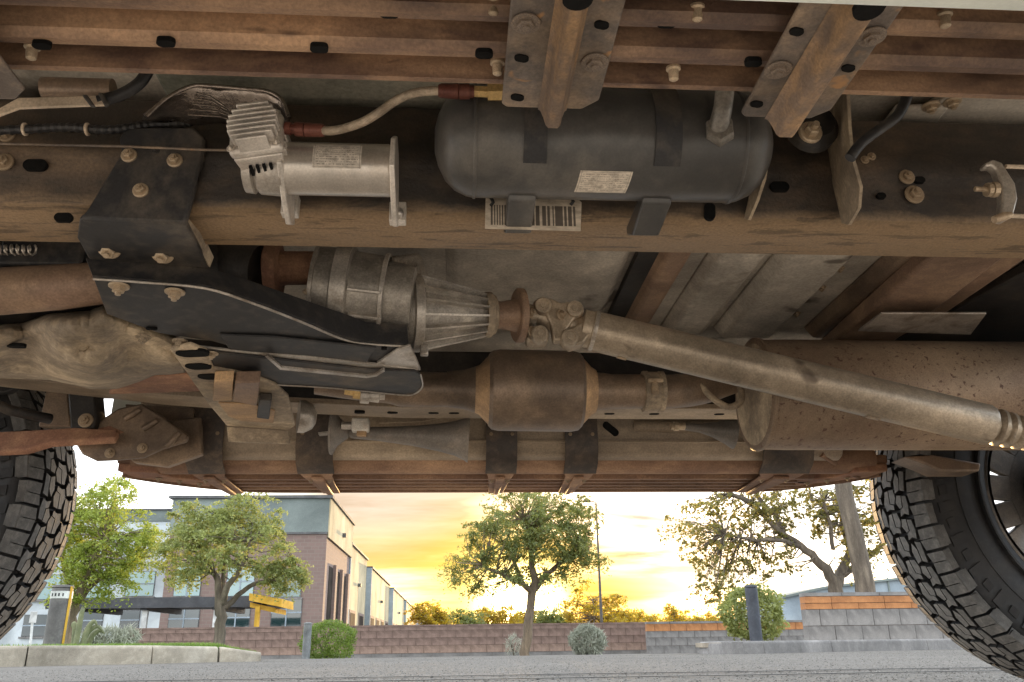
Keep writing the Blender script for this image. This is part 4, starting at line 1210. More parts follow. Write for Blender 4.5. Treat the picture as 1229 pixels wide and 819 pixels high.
# main beam, facing the camera
bp_ = [(1.795, 0.512), (1.788, 0.500), (1.790, 0.484), (1.802, 0.470), (1.820, 0.464), (1.840, 0.466), (1.85, 0.48), (1.84, 0.512)]
obj('main_beam', MB().profile(bp_, X0 + 0.03, X1 - 0.03), m_farboard, fb, smooth=50)
for yy in (1.875, 1.915, 1.955, 1.995):
    obj('step_slat', MB().profile([(yy, zd - 0.004), (yy + 0.015, zd - 0.004), (yy + 0.018, zd + 0.016), (yy - 0.003, zd + 0.016)], X0 + 0.16, X1 - 0.14), m_farboard, fb)
for xe_, s_ in ((X0, 1), (X1, -1)):
    obj('end_cap', MB().prism([(xe_ + s_ * 0.005, 1.795, zd - 0.002), (xe_ + s_ * 0.02, 1.86, zd - 0.004), (xe_ + s_ * 0.15, 1.97, zd - 0.004), (xe_ + s_ * 0.17, 1.90, zd - 0.004), (xe_ + s_ * 0.10, 1.86, zd - 0.004), (xe_ + s_ * 0.08, 1.80, zd - 0.004)], (0, 0, 0.018)), m_rust, fb, bevel=0.003)
    for j in range(3):
        bolt(fb, (xe_ + s_ * (0.07 + 0.035 * j), 1.86 + 0.03 * j, zd - 0.005), DOWN, 0.007, m_boltdark)


def far_bracket(pxa, pxb, pya, dark=m_farstrap):
    xa, xb = Y(pxa, 540, 1.755).x, Y(pxb, 540, 1.755).x
    path = [(1.735, Y(500, pya, 1.735).z), (1.735, 0.50), (1.748, 0.474), (1.778, 0.458)]
    mb = MB().strip([(xa, y, z) for y, z in path], [(xb, y, z) for y, z in path], 0.004)
    b = obj('bracket', mb, dark, fb, smooth=40)
    w = xb - xa
    path2 = [(1.776, 0.4585), (1.80, 0.452), (1.90, 0.4535), (2.02, 0.455)]
    sp = [0, 0.1, 0.18, 0.24]
    mb = MB().strip([(xa + w * s, y, z) for (y, z), s in zip(path2, sp)], [(xb - w * s, y, z) for (y, z), s in zip(path2, sp)], (0, 0, 0.004))
    obj('bracket_arm', mb, m_farboard, fb, bevel=0.001)
    xm = (xa + xb) / 2
    obj('arm_channel', MB().prism([(xm - w * 0.16, 1.79, 0.453), (xm + w * 0.16, 1.79, 0.453), (xm + w * 0.10, 2.0, 0.4545), (xm - w * 0.10, 2.0, 0.4545)], (0, 0, -0.007)), m_farboard, fb, bevel=0.003)
    for s in (0.16, 0.84):
        bolt(fb, (xa + w * s, 1.734, 0.53), NEAR, 0.007, m_boltdark)
        bolt(fb, (xa + w * (0.5 + (s - 0.5) * 0.75), 1.84, 0.4525), DOWN, 0.0065, m_boltdark)


for a, b, py in ((226, 270, 488), (357, 401, 490), (583, 620, 500), (677, 716, 500), (912, 972, 520)):
    far_bracket(a, b, py)
obj('stay_rod', MB().tube([Y(985, 545, 1.76), Y(1030, 572, 1.86)], 0.007, 8), m_farboard, fb, smooth=50)

# --- front suspension pieces, left --------------------------------------------------------------------------------------
ys_ = 1.62
sp_ = obj('stamped_bracket', MB().prism([Y(x, y, ys_) for x, y in ((84, 522), (112, 512), (126, 500), (142, 490), (170, 484), (196, 500), (226, 522), (224, 530), (196, 538), (172, 549), (140, 552), (115, 553), (98, 545))], (0, 0.012, 0)), m_cat, truck, bevel=0.004, label='stamped tan suspension bracket hanging behind the left tyre')
for (a, b) in (((150, 503), (168, 492)), ((172, 515), (188, 505)), ((215, 520), (200, 536))):
    obj('pressed_rib', MB().tube([Y(*a, ys_ - 0.001), Y((a[0] + b[0]) / 2, (a[1] + b[1]) / 2, ys_ - 0.004), Y(*b, ys_ - 0.001)], 0.006, 8), m_cat, sp_, smooth=60)
for x, y in ((132, 544), (171, 538)):
    bolt(sp_, Y(x, y, ys_ - 0.001), NEAR, 0.010, m_boltdark)
obj('access_hole', MB().prism([Y(x, y, ys_ - 0.001) for x, y in ((108, 516), (132, 511), (150, 519), (128, 526), (112, 525))], (0, 0.004, 0)), m_rust, sp_, bevel=0.002)
obj('side_gusset', MB().prism([Y(x, y, 1.68) for x, y in ((160, 555), (150, 545), (200, 505), (240, 500), (242, 545), (200, 560))], (0, 0.02, 0)), m_cat, sp_, bevel=0.003)
obj('control_arm', MB().strip([Y(-40, 520, 1.60), Y(40, 516, 1.60), Y(90, 513, 1.60), (Y(142, 516, 1.60))], [Y(-40, 543, 1.58), Y(30, 540, 1.58), Y(60, 530, 1.58), (Y(138, 524, 1.58))], 0.016), m_rust, truck, bevel=0.003, label='rusty red control arm crossing in front of the left tyre')
obj('shock_mount', MB().prism([Y(x, y, 1.60) for x, y in ((80, 455), (112, 455), (116, 500), (112, 515), (84, 515))], (0, 0.05, 0)), m_dark, truck, bevel=0.004, label='dark upright damper mount beside the left tyre')
bolt(sp_, Y(103, 505, 1.598), NEAR, 0.014, m_boltdark)
obj('wing_liner', MB().prism([Y(x, y, 1.66) for x, y in ((55, 470), (80, 462), (84, 512), (46, 512))], (0, 0.02, 0)), m_cat, truck, bevel=0.002)
obj('steering_rod', MB().tube([Y(-40, 470, 1.5), Y(10, 492, 1.55), Y(60, 503, 1.62)], 0.010, 10), m_dark, truck, smooth=50)
obj('front_liner', MB().prism([Y(x, y, 1.66) for x, y in ((-60, 410), (140, 410), (130, 470), (60, 468), (30, 458), (10, 470), (-60, 478))], (0, 0.02, 0)), m_dark, truck, bevel=0.002)
obj('under_panel', MB().prism([Y(x, y, 1.70) for x, y in ((150, 485), (232, 490), (236, 545), (160, 552))], (0, 0.01, 0)), m_cat, truck, bevel=0.002)

# --- rear axle bits, right -----------------------------------------------------------------------------------------------
obj('spring_plate', MB().prism([Y(x, y, 1.60) for x, y in ((1085, 548), (1120, 546), (1178, 556), (1176, 566), (1130, 566), (1112, 558))], (0, 0.06, 0)), m_cat, truck, bevel=0.004, label='rusty spring plate above the right tyre')
axl = obj('axle_tube', MB().tube([(1.385, 0.62, 0.41), (1.385, 1.66, 0.41)], 0.042, 24), m_brownpipe, truck, smooth=60, label='brown rear axle tube at the right edge')
obj('differential', MB().lathe((1.19, 1.215, 0.415), (1, 0, 0), [(-0.10, 0.03), (-0.08, 0.045), (0.02, 0.075), (0.09, 0.125), (0.19, 0.145), (0.27, 0.125), (0.31, 0.06)], 28), m_brownpipe, axl, smooth=50)

# --- lower body sides and wiring -----------------------------------------------------------------------------------------
obj('body_side', MB().profile([(0.40, 0.560), (0.375, 0.60), (0.33, 0.75), (0.325, 1.0), (0.35, 1.2), (0.40, 1.2), (0.42, 0.70), (0.43, 0.560)], -0.80, 0.96), m_paint, truck, smooth=40, label='pale mint lower door panel on the near side')
obj('body_side', MB().profile([(2.00, 0.560), (2.025, 0.60), (2.07, 0.75), (2.075, 1.0), (2.05, 1.2), (2.00, 1.2), (1.96, 0.70), (1.955, 0.560)], -0.80, 0.96), m_paint, truck, smooth=40, label='pale mint lower door panel on the far side')
lm_ = MB()
lp_ = smooth_path([Y(-60, 158, 0.776), Y(20, 156, 0.774), Y(80, 153, 0.776), Y(130, 156, 0.776), Y(180, 150, 0.784), Y(230, 148, 0.79)], 12)
lm_.tube(lp_, [0.0052 if i % 2 else 0.0042 for i in range(len(lp_))], 10)
lo = obj('wiring_loom', lm_, m_hose, truck, label='black corrugated wiring loom along the top of the near rail')
for px in (30, 105):
    c = Y(px, 155.5, 0.775)
    obj('cable_tie', MB().lathe(c, (1, 0, 0), [(-0.0015, 0.0062), (-0.001, 0.0068), (0.001, 0.0068), (0.0015, 0.0062)], 14), m_strap, lo, smooth=40)

# --- wheels -------------------------------------------------------------------------------------------------------------
TYRE_R, TYRE_W = 0.412, 0.236


def block_mesh(name, poly, rtop, rbase, side=None):
    """tread block: outline in (s, w) = along the circumference, across the tyre; built at angle 0 (pointing +X)"""
    mb = MB()
    for pl_ in poly:
        n = len(pl_)
        topv, basv = [], []
        for s, w in pl_:
            drop = 0.016 * (abs(w) / 0.117) ** 3
            a = s / rtop
            topv.append(((rtop - drop) * math.cos(a), w, (rtop - drop) * math.sin(a)))
            basv.append(((rbase - drop) * math.cos(a * 1.03), w, (rbase - drop) * math.sin(a * 1.03)))
        mb.add(topv + basv, [tuple(range(n))] + [tuple(range(2 * n - 1, n - 1, -1))] + [(i, (i + 1) % n, (i + 1) % n + n, i + n) for i in range(n)])
    if side:
        s0, s1, dep = side
        q = []
        for s in (s0, s1):
            for (w, r) in ((0.100, rtop - 0.015), (0.1165, rtop - 0.0145), (0.1205, rtop - dep), (0.105, rtop - dep)):
                a = s / rtop
                q.append((r * math.cos(a), w, r * math.sin(a)))
        mb.add(q, [(0, 1, 2, 3), (7, 6, 5, 4), (0, 4, 5, 1), (1, 5, 6, 2), (2, 6, 7, 3), (3, 7, 4, 0)])
    me = mb.mesh(name)
    fix_normals(me)
    me.materials.append(m_tread)
    me.materials.append(m_rubber)
    for pg in me.polygons:
        c_ = pg.center
        d_ = Vector((c_.x, 0, c_.z)).normalized()
        pg.material_index = 0 if (pg.normal.dot(d_) > 0.6 or abs(pg.normal.y) > 0.9 and abs(c_.y) > 0.114) else 1
    return me


NP = 50
PITCH_S = 2 * PI * TYRE_R / NP
h_ = PITCH_S / 2
RB = TYRE_R - 0.017
P_ = lambda pts: [(a * h_, w) for a, w in pts]
BL = {
    'shoulder_long': block_mesh('tread_block', [P_([(-0.90, 0.076), (-0.05, 0.073), (-0.05, 0.118), (-0.90, 0.118)]), P_([(0.02, 0.072), (0.86, 0.077), (0.88, 0.118), (0.02, 0.118)])], TYRE_R, RB, (-h_ * 0.86, h_ * 0.84, 0.038)),
    'shoulder_short': block_mesh('tread_block', [P_([(-0.88, 0.073), (-0.10, 0.078), (-0.06, 0.114), (-0.86, 0.114)]), P_([(-0.03, 0.078), (0.86, 0.074), (0.86, 0.114), (0.01, 0.114)])], TYRE_R, RB, (-h_ * 0.8, h_ * 0.8, 0.027)),
    'mid': block_mesh('tread_block', [P_([(-0.95, 0.033), (-0.35, 0.026), (0.20, 0.037), (0.10, 0.047), (-0.85, 0.049)]), P_([(-0.80, 0.052), (0.14, 0.050), (0.28, 0.039), (0.84, 0.034), (0.66, 0.050), (0.86, 0.064), (0.1, 0.069), (-0.72, 0.066)])], TYRE_R, RB),
    'mid2': block_mesh('tread_block', [P_([(-0.88, 0.038), (-0.2, 0.028), (0.84, 0.029), (0.66, 0.046), (-0.3, 0.049)]), P_([(-0.95, 0.051), (-0.28, 0.052), (0.68, 0.049), (0.88, 0.064), (0.1, 0.067), (-0.78, 0.069)])], TYRE_R, RB),
    'centre': block_mesh('tread_block', [P_([(-0.82, -0.021), (-0.1, -0.027), (0.40, -0.019), (0.25, -0.002), (-0.90, -0.002)]), P_([(-0.88, 0.002), (0.28, 0.001), (0.46, -0.016), (0.86, -0.015), (0.72, 0.004), (0.82, 0.019), (0.1, 0.026), (-0.45, 0.018), (-0.84, 0.016)])], TYRE_R, RB),
}


def mirrored(me):
    m2 = me.copy()
    for v in m2.vertices:
        v.co.y = -v.co.y
    m2.flip_normals()
    return m2


BLM = {k: mirrored(v) for k, v in BL.items()}


def make_wheel(cx, ya, vis0, vis1, lab, lab2):
    c = Vector((cx, ya + TYRE_W / 2, TYRE_R))
    hw = TYRE_W / 2
    rr = TYRE_R - 0.016
    pr = [(-hw + 0.035, 0.232), (-hw + 0.022, 0.238), (-hw + 0.016, 0.250), (-hw + 0.008, 0.272), (-hw + 0.000, 0.300), (-hw + 0.001, 0.335), (-hw + 0.004, 0.352), (-hw + 0.003, 0.356), (-hw + 0.006, 0.372), (-hw + 0.014, rr - 0.010), (-hw + 0.030, rr - 0.003), (-0.06, rr + 0.0)]
    pr = pr + [(-t, r) for t, r in reversed(pr)]
    ty_ = obj('tyre', MB().lathe((0, 0, 0), (0, 1, 0), pr, 96, caps=False), m_rubber, truck, smooth=50, label=lab, origin=None)
    me = ty_.data
    for v in me.vertices:          # obj() moved the mesh by the truck origin: put it back round the hub
        v.co += TRUCK0
    ty_.location = c - TRUCK0
    sw = MB()
    for j in range(64):
        th = 2 * PI * j / 64
        for sg in (-1, 1):
            Mr = Matrix.Rotation(-th, 3, 'Y')
            r0_, r1_ = (0.336, 0.368) if j % 2 else (0.345, 0.360)
            q = [Mr @ Vector((r, sg * w, dz)) for r, dz in ((r0_, -0.011), (r1_, -0.008), (r1_, 0.012), (r0_, 0.009)) for w in (hw - 0.006, hw + 0.0025 - (0.004 if r > 0.35 else 0))]
            sw.add(q, [(1, 3, 5, 7), (0, 1, 3, 2), (2, 3, 5, 4), (4, 5, 7, 6), (6, 7, 1, 0)])
    for rr_ in (0.268, 0.318):
        for sg in (-1, 1):
            sw.lathe((0, 0, 0), (0, sg, 0), [(hw - 0.010, rr_ - 0.004), (hw + 0.0012, rr_ - 0.002), (hw + 0.0012, rr_ + 0.002), (hw - 0.008, rr_ + 0.004)], 72, caps=False)
    link('sidewall_relief', sw.mesh('sidewall_relief'), m_rubber, ty_, kind='stuff')
    rest = MB()
    for k in range(NP):
        for row, meshes, off in (('a', BLM['shoulder_long'] if k % 2 else BLM['shoulder_short'], 0.0), ('b', BLM['mid'] if k % 3 else BLM['mid2'], 0.45), ('c', BL['centre'], 0.1), ('d', BL['mid2'] if k % 2 else BL['mid'], 0.75), ('e', BL['shoulder_long'] if k % 2 == 0 else BL['shoulder_short'], 0.3)):
            a = (k + off) * 2 * PI / NP
            deg = math.degrees(a) % 360
            d2 = (deg - vis0) % 360
            if d2 < (vis1 - vis0) % 360:
                o = link('tread_block', meshes, None, ty_)
                o.rotation_euler = (0, -a, 0)
            else:
                Mr = Matrix.Rotation(-a, 3, 'Y')
                rest.add([Mr @ v.co for v in meshes.vertices], [tuple(p.vertices) for p in meshes.polygons])
    r = link('remaining_tread', rest.mesh('remaining_tread'), m_tread, ty_, kind='stuff')
    # rim
    rim = MB()
    rim.lathe((0, 0, 0), (0, 1, 0), [(-hw + 0.018, 0.238), (-hw + 0.020, 0.243), (-hw + 0.025, 0.239), (-hw + 0.036, 0.226), (-0.04, 0.214), (0.05, 0.212), (hw - 0.03, 0.226), (hw - 0.022, 0.240), (hw - 0.018, 0.236), (hw - 0.03, 0.220), (0.05, 0.206), (-0.04, 0.208), (-hw + 0.036, 0.220)], 72, caps=False)
    ro = obj('wheel_rim', rim, m_rim, truck, smooth=40, label=lab2)
    disc = MB().lathe((0, 0, 0), (0, 1, 0), [(-0.040, 0.02), (-0.040, 0.150), (-0.028, 0.150), (-0.028, 0.02)], 48)
    d = obj('rim_disc', disc, m_rim, ro, smooth=40)
    dr = obj('brake_drum', MB().lathe((0, 0, 0), (0, 1, 0), [(-hw + 0.01, 0.04), (-hw + 0.01, 0.09), (-hw + 0.03, 0.118), (-0.045, 0.120)], 48), m_dark, ro, smooth=40)
    sp = []
    for j in range(18):
        th = 2 * PI * (j + 0.3) / 18
        Mr = Matrix.Rotation(th, 3, 'Y')
        sp.append(obj('rim_spoke', MB().box(Mr @ Vector((0.180, -0.034, 0)), (0.066, 0.016, 0.056), Mr), m_rim, ro, bevel=0.003))
    for q in [ro, d, dr] + sp:
        for v in q.data.vertices:
            v.co += TRUCK0
    ro.location = c - TRUCK0
    return ty_


make_wheel(0.978 + TYRE_R, 1.735, 95, 290, 'chunky all-terrain tyre at the right, dusty grey tread blocks', 'dull rim of the right wheel with light showing between its spokes')
make_wheel(-0.832 - TYRE_R, 1.725, -95, 90, 'chunky all-terrain tyre cut off by the left edge, dusty grey tread blocks', 'dull rim of the left wheel, mostly outside the view')

# ------------------------------------------------------------------ the place behind the truck


def leaf_mat(name, c1, c2, trans=0.45, tc=None, ns=2.2):
    M = bpy.data.materials.new(name)
    M.use_nodes = True
    T = NT(M.node_tree)
    out = T.n('ShaderNodeOutputMaterial')
    g = T.n('ShaderNodeNewGeometry')
    co = T.n('ShaderNodeTexCoord').outputs['Object']
    nf = T.ramp(T.noise(co, ns, 3, 0.6), 0.34, 0.66)
    col = T.mix(T.math('ADD', T.math('MULTIPLY', g.outputs['Random Per Island'], 0.45), T.math('MULTIPLY', nf, 0.6), clamp=True), tuple(q * 0.72 for q in c1), tuple(q * 1.1 for q in c2))
    d = T.n('ShaderNodeBsdfDiffuse', inp={'Color': col})
    t = T.n('ShaderNodeBsdfTranslucent', inp={'Color': T.mix(0.5, col, tc or tuple(min(1, c * 1.8) for c in c2))})
    gl = T.n('ShaderNodeBsdfGlossy', inp={'Color': (0.6, 0.6, 0.55, 1), 'Roughness': 0.45})
    mx = T.n('ShaderNodeMixShader', inp={0: trans, 1: d.outputs[0], 2: t.outputs[0]})
    m2 = T.n('ShaderNodeMixShader', inp={0: 0.05, 1: mx.outputs[0], 2: gl.outputs[0]})
    T.link(m2.outputs[0], out.inputs[0])
    return M


ml_lime = leaf_mat('lime leaves', (0.22, 0.29, 0.05), (0.36, 0.42, 0.085), 0.45, (0.46, 0.50, 0.06))
ml_olive = leaf_mat('olive leaves', (0.20, 0.245, 0.08), (0.34, 0.375, 0.135), 0.44, (0.44, 0.44, 0.09))
ml_green = leaf_mat('mesquite leaves', (0.12, 0.165, 0.055), (0.225, 0.27, 0.095), 0.5, (0.42, 0.36, 0.05))
ml_oak = leaf_mat('dark round leaves', (0.10, 0.115, 0.04), (0.20, 0.205, 0.075), 0.58, (0.55, 0.42, 0.06))
ml_hedge = leaf_mat('clipped hedge leaves', (0.10, 0.17, 0.028), (0.21, 0.28, 0.05), 0.4)
ml_silver = leaf_mat('silver sage leaves', (0.27, 0.285, 0.215), (0.42, 0.43, 0.345), 0.25)
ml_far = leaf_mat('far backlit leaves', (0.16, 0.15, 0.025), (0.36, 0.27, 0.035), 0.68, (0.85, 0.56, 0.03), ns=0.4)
ml_grass = leaf_mat('grass blades', (0.09, 0.17, 0.025), (0.18, 0.26, 0.05), 0.4)
m_bark = mat('grey brown bark', (0.12, 0.095, 0.07), (0.19, 0.155, 0.115), 0.5, 0.9, 0, 12, 0.8, 30, stretch=(1, 1, 0.2))
m_bark_warm = mat('warm bark', (0.16, 0.12, 0.08), (0.24, 0.18, 0.12), 0.5, 0.9, 0, 12, 0.8, 30, stretch=(1, 1, 0.2))
m_kerb = mat('weathered concrete kerb', (0.32, 0.28, 0.215), (0.42, 0.375, 0.30), 0.5, 0.9, 0, 3, 0.4, 30)
m_soil = mat('bed soil', (0.24, 0.20, 0.15), (0.32, 0.27, 0.2), 0.5, 0.95, 0, 3, 0.4, 20)
m_wallblock = mat('plum split block', (0.185, 0.125, 0.10), (0.235, 0.162, 0.132), 0.5, 0.9, 0, 3, 0.4, 16)
m_wallpink = mat('pink split block', (0.25, 0.17, 0.13), (0.30, 0.21, 0.165), 0.5, 0.9, 0, 3, 0.4, 16)
m_wallgrey = mat('grey concrete block', (0.185, 0.175, 0.165), (0.235, 0.222, 0.208), 0.5, 0.9, 0, 3, 0.3, 20)
m_wallorange = mat('orange block', (0.34, 0.145, 0.055), (0.42, 0.195, 0.08), 0.5, 0.85, 0, 3, 0.3, 20)
m_mortar = mat('mortar', (0.15, 0.108, 0.088), (0.18, 0.132, 0.108), 0.5, 0.95, 0, 3, 0.3, 20)
m_white_wall = mat('pale blue stucco', (0.50, 0.545, 0.555), (0.55, 0.59, 0.59), 0.4, 0.9, 0, 0.6, 0.1, 9, fine=0.08)
m_parapet = mat('grey green stucco', (0.185, 0.215, 0.20), (0.215, 0.245, 0.225), 0.4, 0.9, 0, 0.5, 0.1, 9, fine=0.08)
m_cream = mat('cream stucco', (0.46, 0.385, 0.24), (0.52, 0.435, 0.28), 0.4, 0.9, 0, 0.5, 0.1, 9, fine=0.08)
m_trim = mat('dark roof trim', (0.10, 0.10, 0.10), (0.14, 0.14, 0.13), 0.4, 0.7, 0, 2, 0.1, 9)
m_darkmetal = mat('charcoal painted metal', (0.035, 0.036, 0.040), (0.06, 0.06, 0.06), 0.4, 0.5, 0, 4, 0.1, 40)
m_yellow = mat('yellow painted steel', (0.50, 0.295, 0.045), (0.56, 0.345, 0.07), 0.4, 0.95, 0, 3, 0.1, 20, fine=0.1, spec=0.05)
m_pole = mat('bronze pole', (0.06, 0.052, 0.045), (0.09, 0.075, 0.06), 0.4, 0.5, 0, 4, 0.1, 40)
m_palewall = mat('pale grey blue siding', (0.28, 0.33, 0.365), (0.33, 0.375, 0.40), 0.4, 0.85, 0, 0.6, 0.1, 9, fine=0.08)
m_whitepost = mat('white painted post', (0.65, 0.65, 0.62), (0.58, 0.57, 0.54), 0.4, 0.6, 0, 4, 0.1, 20, fine=0.1)


m_matte = mat('matte dark opening', (0.045, 0.036, 0.030), (0.065, 0.052, 0.042), 0.4, 0.95, 0, 2, 0.1, 9, spec=0.05)


def brick_mat():
    M = bpy.data.materials.new('plum brickwork')
    M.use_nodes = True
    T = NT(M.node_tree)
    out = T.n('ShaderNodeOutputMaterial')
    P = T.n('ShaderNodeBsdfPrincipled')
    co = T.n('ShaderNodeTexCoord').outputs['Object']
    sep = T.n('ShaderNodeSeparateXYZ', inp={0: co})
    v = T.n('ShaderNodeCombineXYZ', inp={0: T.math('ADD', sep.outputs[0], sep.outputs[1]), 1: sep.outputs[2], 2: 0.0}).outputs[0]
    br = T.n('ShaderNodeTexBrick', inp={'Vector': v, 'Color1': (0.225, 0.152, 0.130, 1), 'Color2': (0.19, 0.130, 0.112, 1), 'Mortar': (0.225, 0.185, 0.155, 1), 'Scale': 1.0, 'Mortar Size': 0.015, 'Brick Width': 0.42, 'Row Height': 0.2})
    n = T.noise(co, 0.7, 5, 0.6)
    col = T.mix(T.math('MULTIPLY', n, 0.35), br.outputs[0], (0.24, 0.175, 0.14))
    T.link(col, P.inputs['Base Color'])
    P.inputs['Roughness'].default_value = 0.9
    bp = T.n('ShaderNodeBump', inp={'Strength': 0.4, 'Distance': 0.01, 'Height': br.outputs['Fac']})
    bp.invert = True
    T.link(bp.outputs[0], P.inputs['Normal'])
    T.link(P.outputs[0], out.inputs[0])
    return M


def glass_mat(name, tint):
    M = bpy.data.materials.new(name)
    M.use_nodes = True
    T = NT(M.node_tree)
    out = T.n('ShaderNodeOutputMaterial')
    P = T.n('ShaderNodeBsdfPrincipled')
    P.inputs['Base Color'].default_value = (*tint, 1)
    P.inputs['Roughness'].default_value = 0.06
    P.inputs['Metallic'].default_value = 0.0
    P.inputs['Specular IOR Level'].default_value = 0.9
    P.inputs['Coat Weight'].default_value = 0.6
    P.inputs['Coat Roughness'].default_value = 0.02
    T.link(P.outputs[0], out.inputs[0])
    return M


m_brick = brick_mat()
m_glass = glass_mat('dark window glass', (0.014, 0.034, 0.034))
m_glass_mid = glass_mat('deep teal window glass', (0.05, 0.125, 0.125))
m_glass_teal = glass_mat('teal window glass', (0.14, 0.26, 0.26))


def part(name, mb, m_, parent, **k):
    """part of a site thing: mesh in the thing's own frame"""
    o = parent
    while o.parent is not None:
        o = o.parent
    b = MB()
    base = Vector(o.location)
    b.v = [tuple(Vector(p) - base) for p in mb.v]
    b.f = mb.f
    me = b.mesh(name)
    fix_normals(me)
    sm = k.pop('smooth', None)
    bev = k.pop('bevel', 0)
    if sm:
        me.shade_smooth()
        me.set_sharp_from_angle(angle=R(sm))
    ob = link(name, me, m_, parent, k.get('label'), kind=k.get('kind'))
    if bev:
        q = ob.modifiers.new('bevel', 'BEVEL')
        q.width = bev
        q.segments = 2
        q.limit_method = 'ANGLE'
    return ob


def leaves_mesh(name, centres, size, aspect, rng, up=0.0):
    """many small pointed leaf faces"""
    n = len(centres)
    c = np.array(centres)
    a = rng.normal(size=(n, 3))
    a[:, 2] = a[:, 2] * 0.7 + up
    a /= np.linalg.norm(a, axis=1)[:, None]
    b = rng.normal(size=(n, 3))
    b -= (b * a).sum(1)[:, None] * a
    b /= np.linalg.norm(b, axis=1)[:, None]
    s = (size * rng.uniform(0.6, 1.35, n))[:, None]
    v = np.empty((n, 4, 3))
    v[:, 0] = c - a * s * 0.5
    v[:, 1] = c + b * s * aspect * 0.5
    v[:, 2] = c + a * s * 0.5
    v[:, 3] = c - b * s * aspect * 0.5
    me = bpy.data.meshes.new(name)
    me.vertices.add(n * 4)
    me.vertices.foreach_set('co', v.reshape(-1))
    me.loops.add(n * 4)
    me.loops.foreach_set('vertex_index', np.arange(n * 4, dtype=np.int32))
    me.polygons.add(n)
    me.polygons.foreach_set('loop_start', np.arange(0, n * 4, 4, dtype=np.int32))
    me.update(calc_edges=True)
    return me


def tree(label, D, base, limbs, crown, clumps, per, leaf, lm, bark, seed, name='tree', aspect=0.45, spread=0.16, group=None, depth=0.8, twigs=True, droop=0.25, cat='tree'):
    """limbs: lists of (px, py, width px, depth offset m); crown: list of (cx, cy, rx, ry) in photo pixels at distance D"""
    rng = np.random.default_rng(seed)
    b = Y(base[0], base[1], D)
    root = thing(name, label, cat, b, group)
    k = D / LENS_PX
    mb = MB()
    nodes = []
    for lb in limbs:
        pts = [Y(p[0], p[1], D + (p[3] if len(p) > 3 else 0)) for p in lb]
        rad = [p[2] * k / 2 for p in lb]
        sp = smooth_path(pts, 3)
        rs = list(np.interp(np.linspace(0, len(lb) - 1, len(sp)), range(len(lb)), rad))
        for i, p in enumerate(sp):
            sp[i] = p + Vector(rng.normal(0, 0.012 * D / 16, 3)) * (1 if i else 0)
        mb.tube(sp, rs, 9)
        nodes += list(zip(sp[2:], rs[2:]))
    cs = []
    areas = np.array([c[2] * c[3] for c in crown], float)
    areas /= areas.sum()
    for c, a in zip(crown, areas):
        for _ in range(max(1, int(clumps * a))):
            while True:
                q = rng.uniform(-1, 1, 3)
                rr = np.linalg.norm(q)
                if rr < 1 and rng.random() < 0.25 + 0.75 * rr:
                    break
            p = Y(c[0] + c[2] * q[0], c[1] + c[3] * q[1], D + q[2] * c[2] * k * depth)
            cs.append(p)
    if twigs:
        for p in cs:
            best = min(nodes, key=lambda nd: (nd[0] - p).length + (0.3 if nd[0].z > p.z + 0.2 else 0))
            a = best[0]
            mid = a.lerp(p, 0.55) + Vector(rng.normal(0, 0.07, 3)) * D / 18
            r0 = min(best[1] * 0.55, 0.018 * D / 18)
            mb.tube([a, mid, p], [r0, r0 * 0.6, r0 * 0.25], 5, caps=False)
    part('trunk', mb, bark, root, smooth=60)
    pts = []
    for p in cs:
        sz = spread * rng.uniform(0.6, 1.4) * D / 18
        nn = int(per * rng.uniform(0.6, 1.4))
        nsp = max(3, nn // 13)
        sd = rng.normal(0, 1, (nsp, 3))
        sd /= np.linalg.norm(sd, axis=1)[:, None]
        sd[:, 2] = sd[:, 2] * 0.6 - droop
        which = rng.integers(0, nsp, nn)
        along = rng.random(nn) ** 0.7
        off = sd[which] * (along * sz * rng.uniform(1.5, 2.3, nsp)[which])[:, None]
        off[:, 2] -= droop * sz * along ** 2
        off += rng.normal(0, 1, (nn, 3)) * sz * 0.13
        pts.append(np.array(p)[None, :] + off)
    pts = np.concatenate(pts) - np.array(root.location)[None, :]
    me = leaves_mesh('crown', pts, leaf, aspect, rng)
    link('crown', me, lm, root)
    return root


# --- kerbs, lawn, planting bed -------------------------------------------------------------------------------------------
kl = []
for px, py in ((-260, 806), (30, 800.2), (182, 797), (262, 795), (314, 794)):
    p = Z(px, py, 0.0)
    kl.append(p)
kerb = bpy.data.objects.new('kerb', None)
COL.objects.link(kerb)
kerb['kind'] = 'structure'
hts = [0.175, 0.172, 0.162, 0.145, 0.085]
for i in range(len(kl) - 1):
    a, b = kl[i].copy(), kl[i + 1].copy()
    d = (b - a).normalized()
    nrm = Vector((-d.y, d.x, 0))
    a2, b2 = a + d * 0.006, b - d * 0.006
    w = 0.16
    ha, hb_ = hts[i], hts[i + 1]
    mb = MB()
    secA = [a2 + Vector((0, 0, -0.02)), a2 + nrm * 0.012 + Vector((0, 0, ha - 0.02)), a2 + nrm * 0.03 + Vector((0, 0, ha)), a2 + nrm * w + Vector((0, 0, ha)), a2 + nrm * w + Vector((0, 0, -0.02))]
    secB = [b2 + Vector((0, 0, -0.02)), b2 + nrm * 0.012 + Vector((0, 0, hb_ - 0.02)), b2 + nrm * 0.03 + Vector((0, 0, hb_)), b2 + nrm * w + Vector((0, 0, hb_)), b2 + nrm * w + Vector((0, 0, -0.02))]
    mb.add(secA + secB, [(0, 1, 2, 3, 4), (9, 8, 7, 6, 5)] + [(j, (j + 1) % 5, (j + 1) % 5 + 5, j + 5) for j in range(5)])
    obj('kerb_stone', mb, m_kerb, kerb, bevel=0.01)
LZ = 0.160
d0 = (kl[-1] - kl[0]).normalized()
nl = Vector((-d0.y, d0.x, 0))
lf = [k_ + nl * 0.14 for k_ in kl]
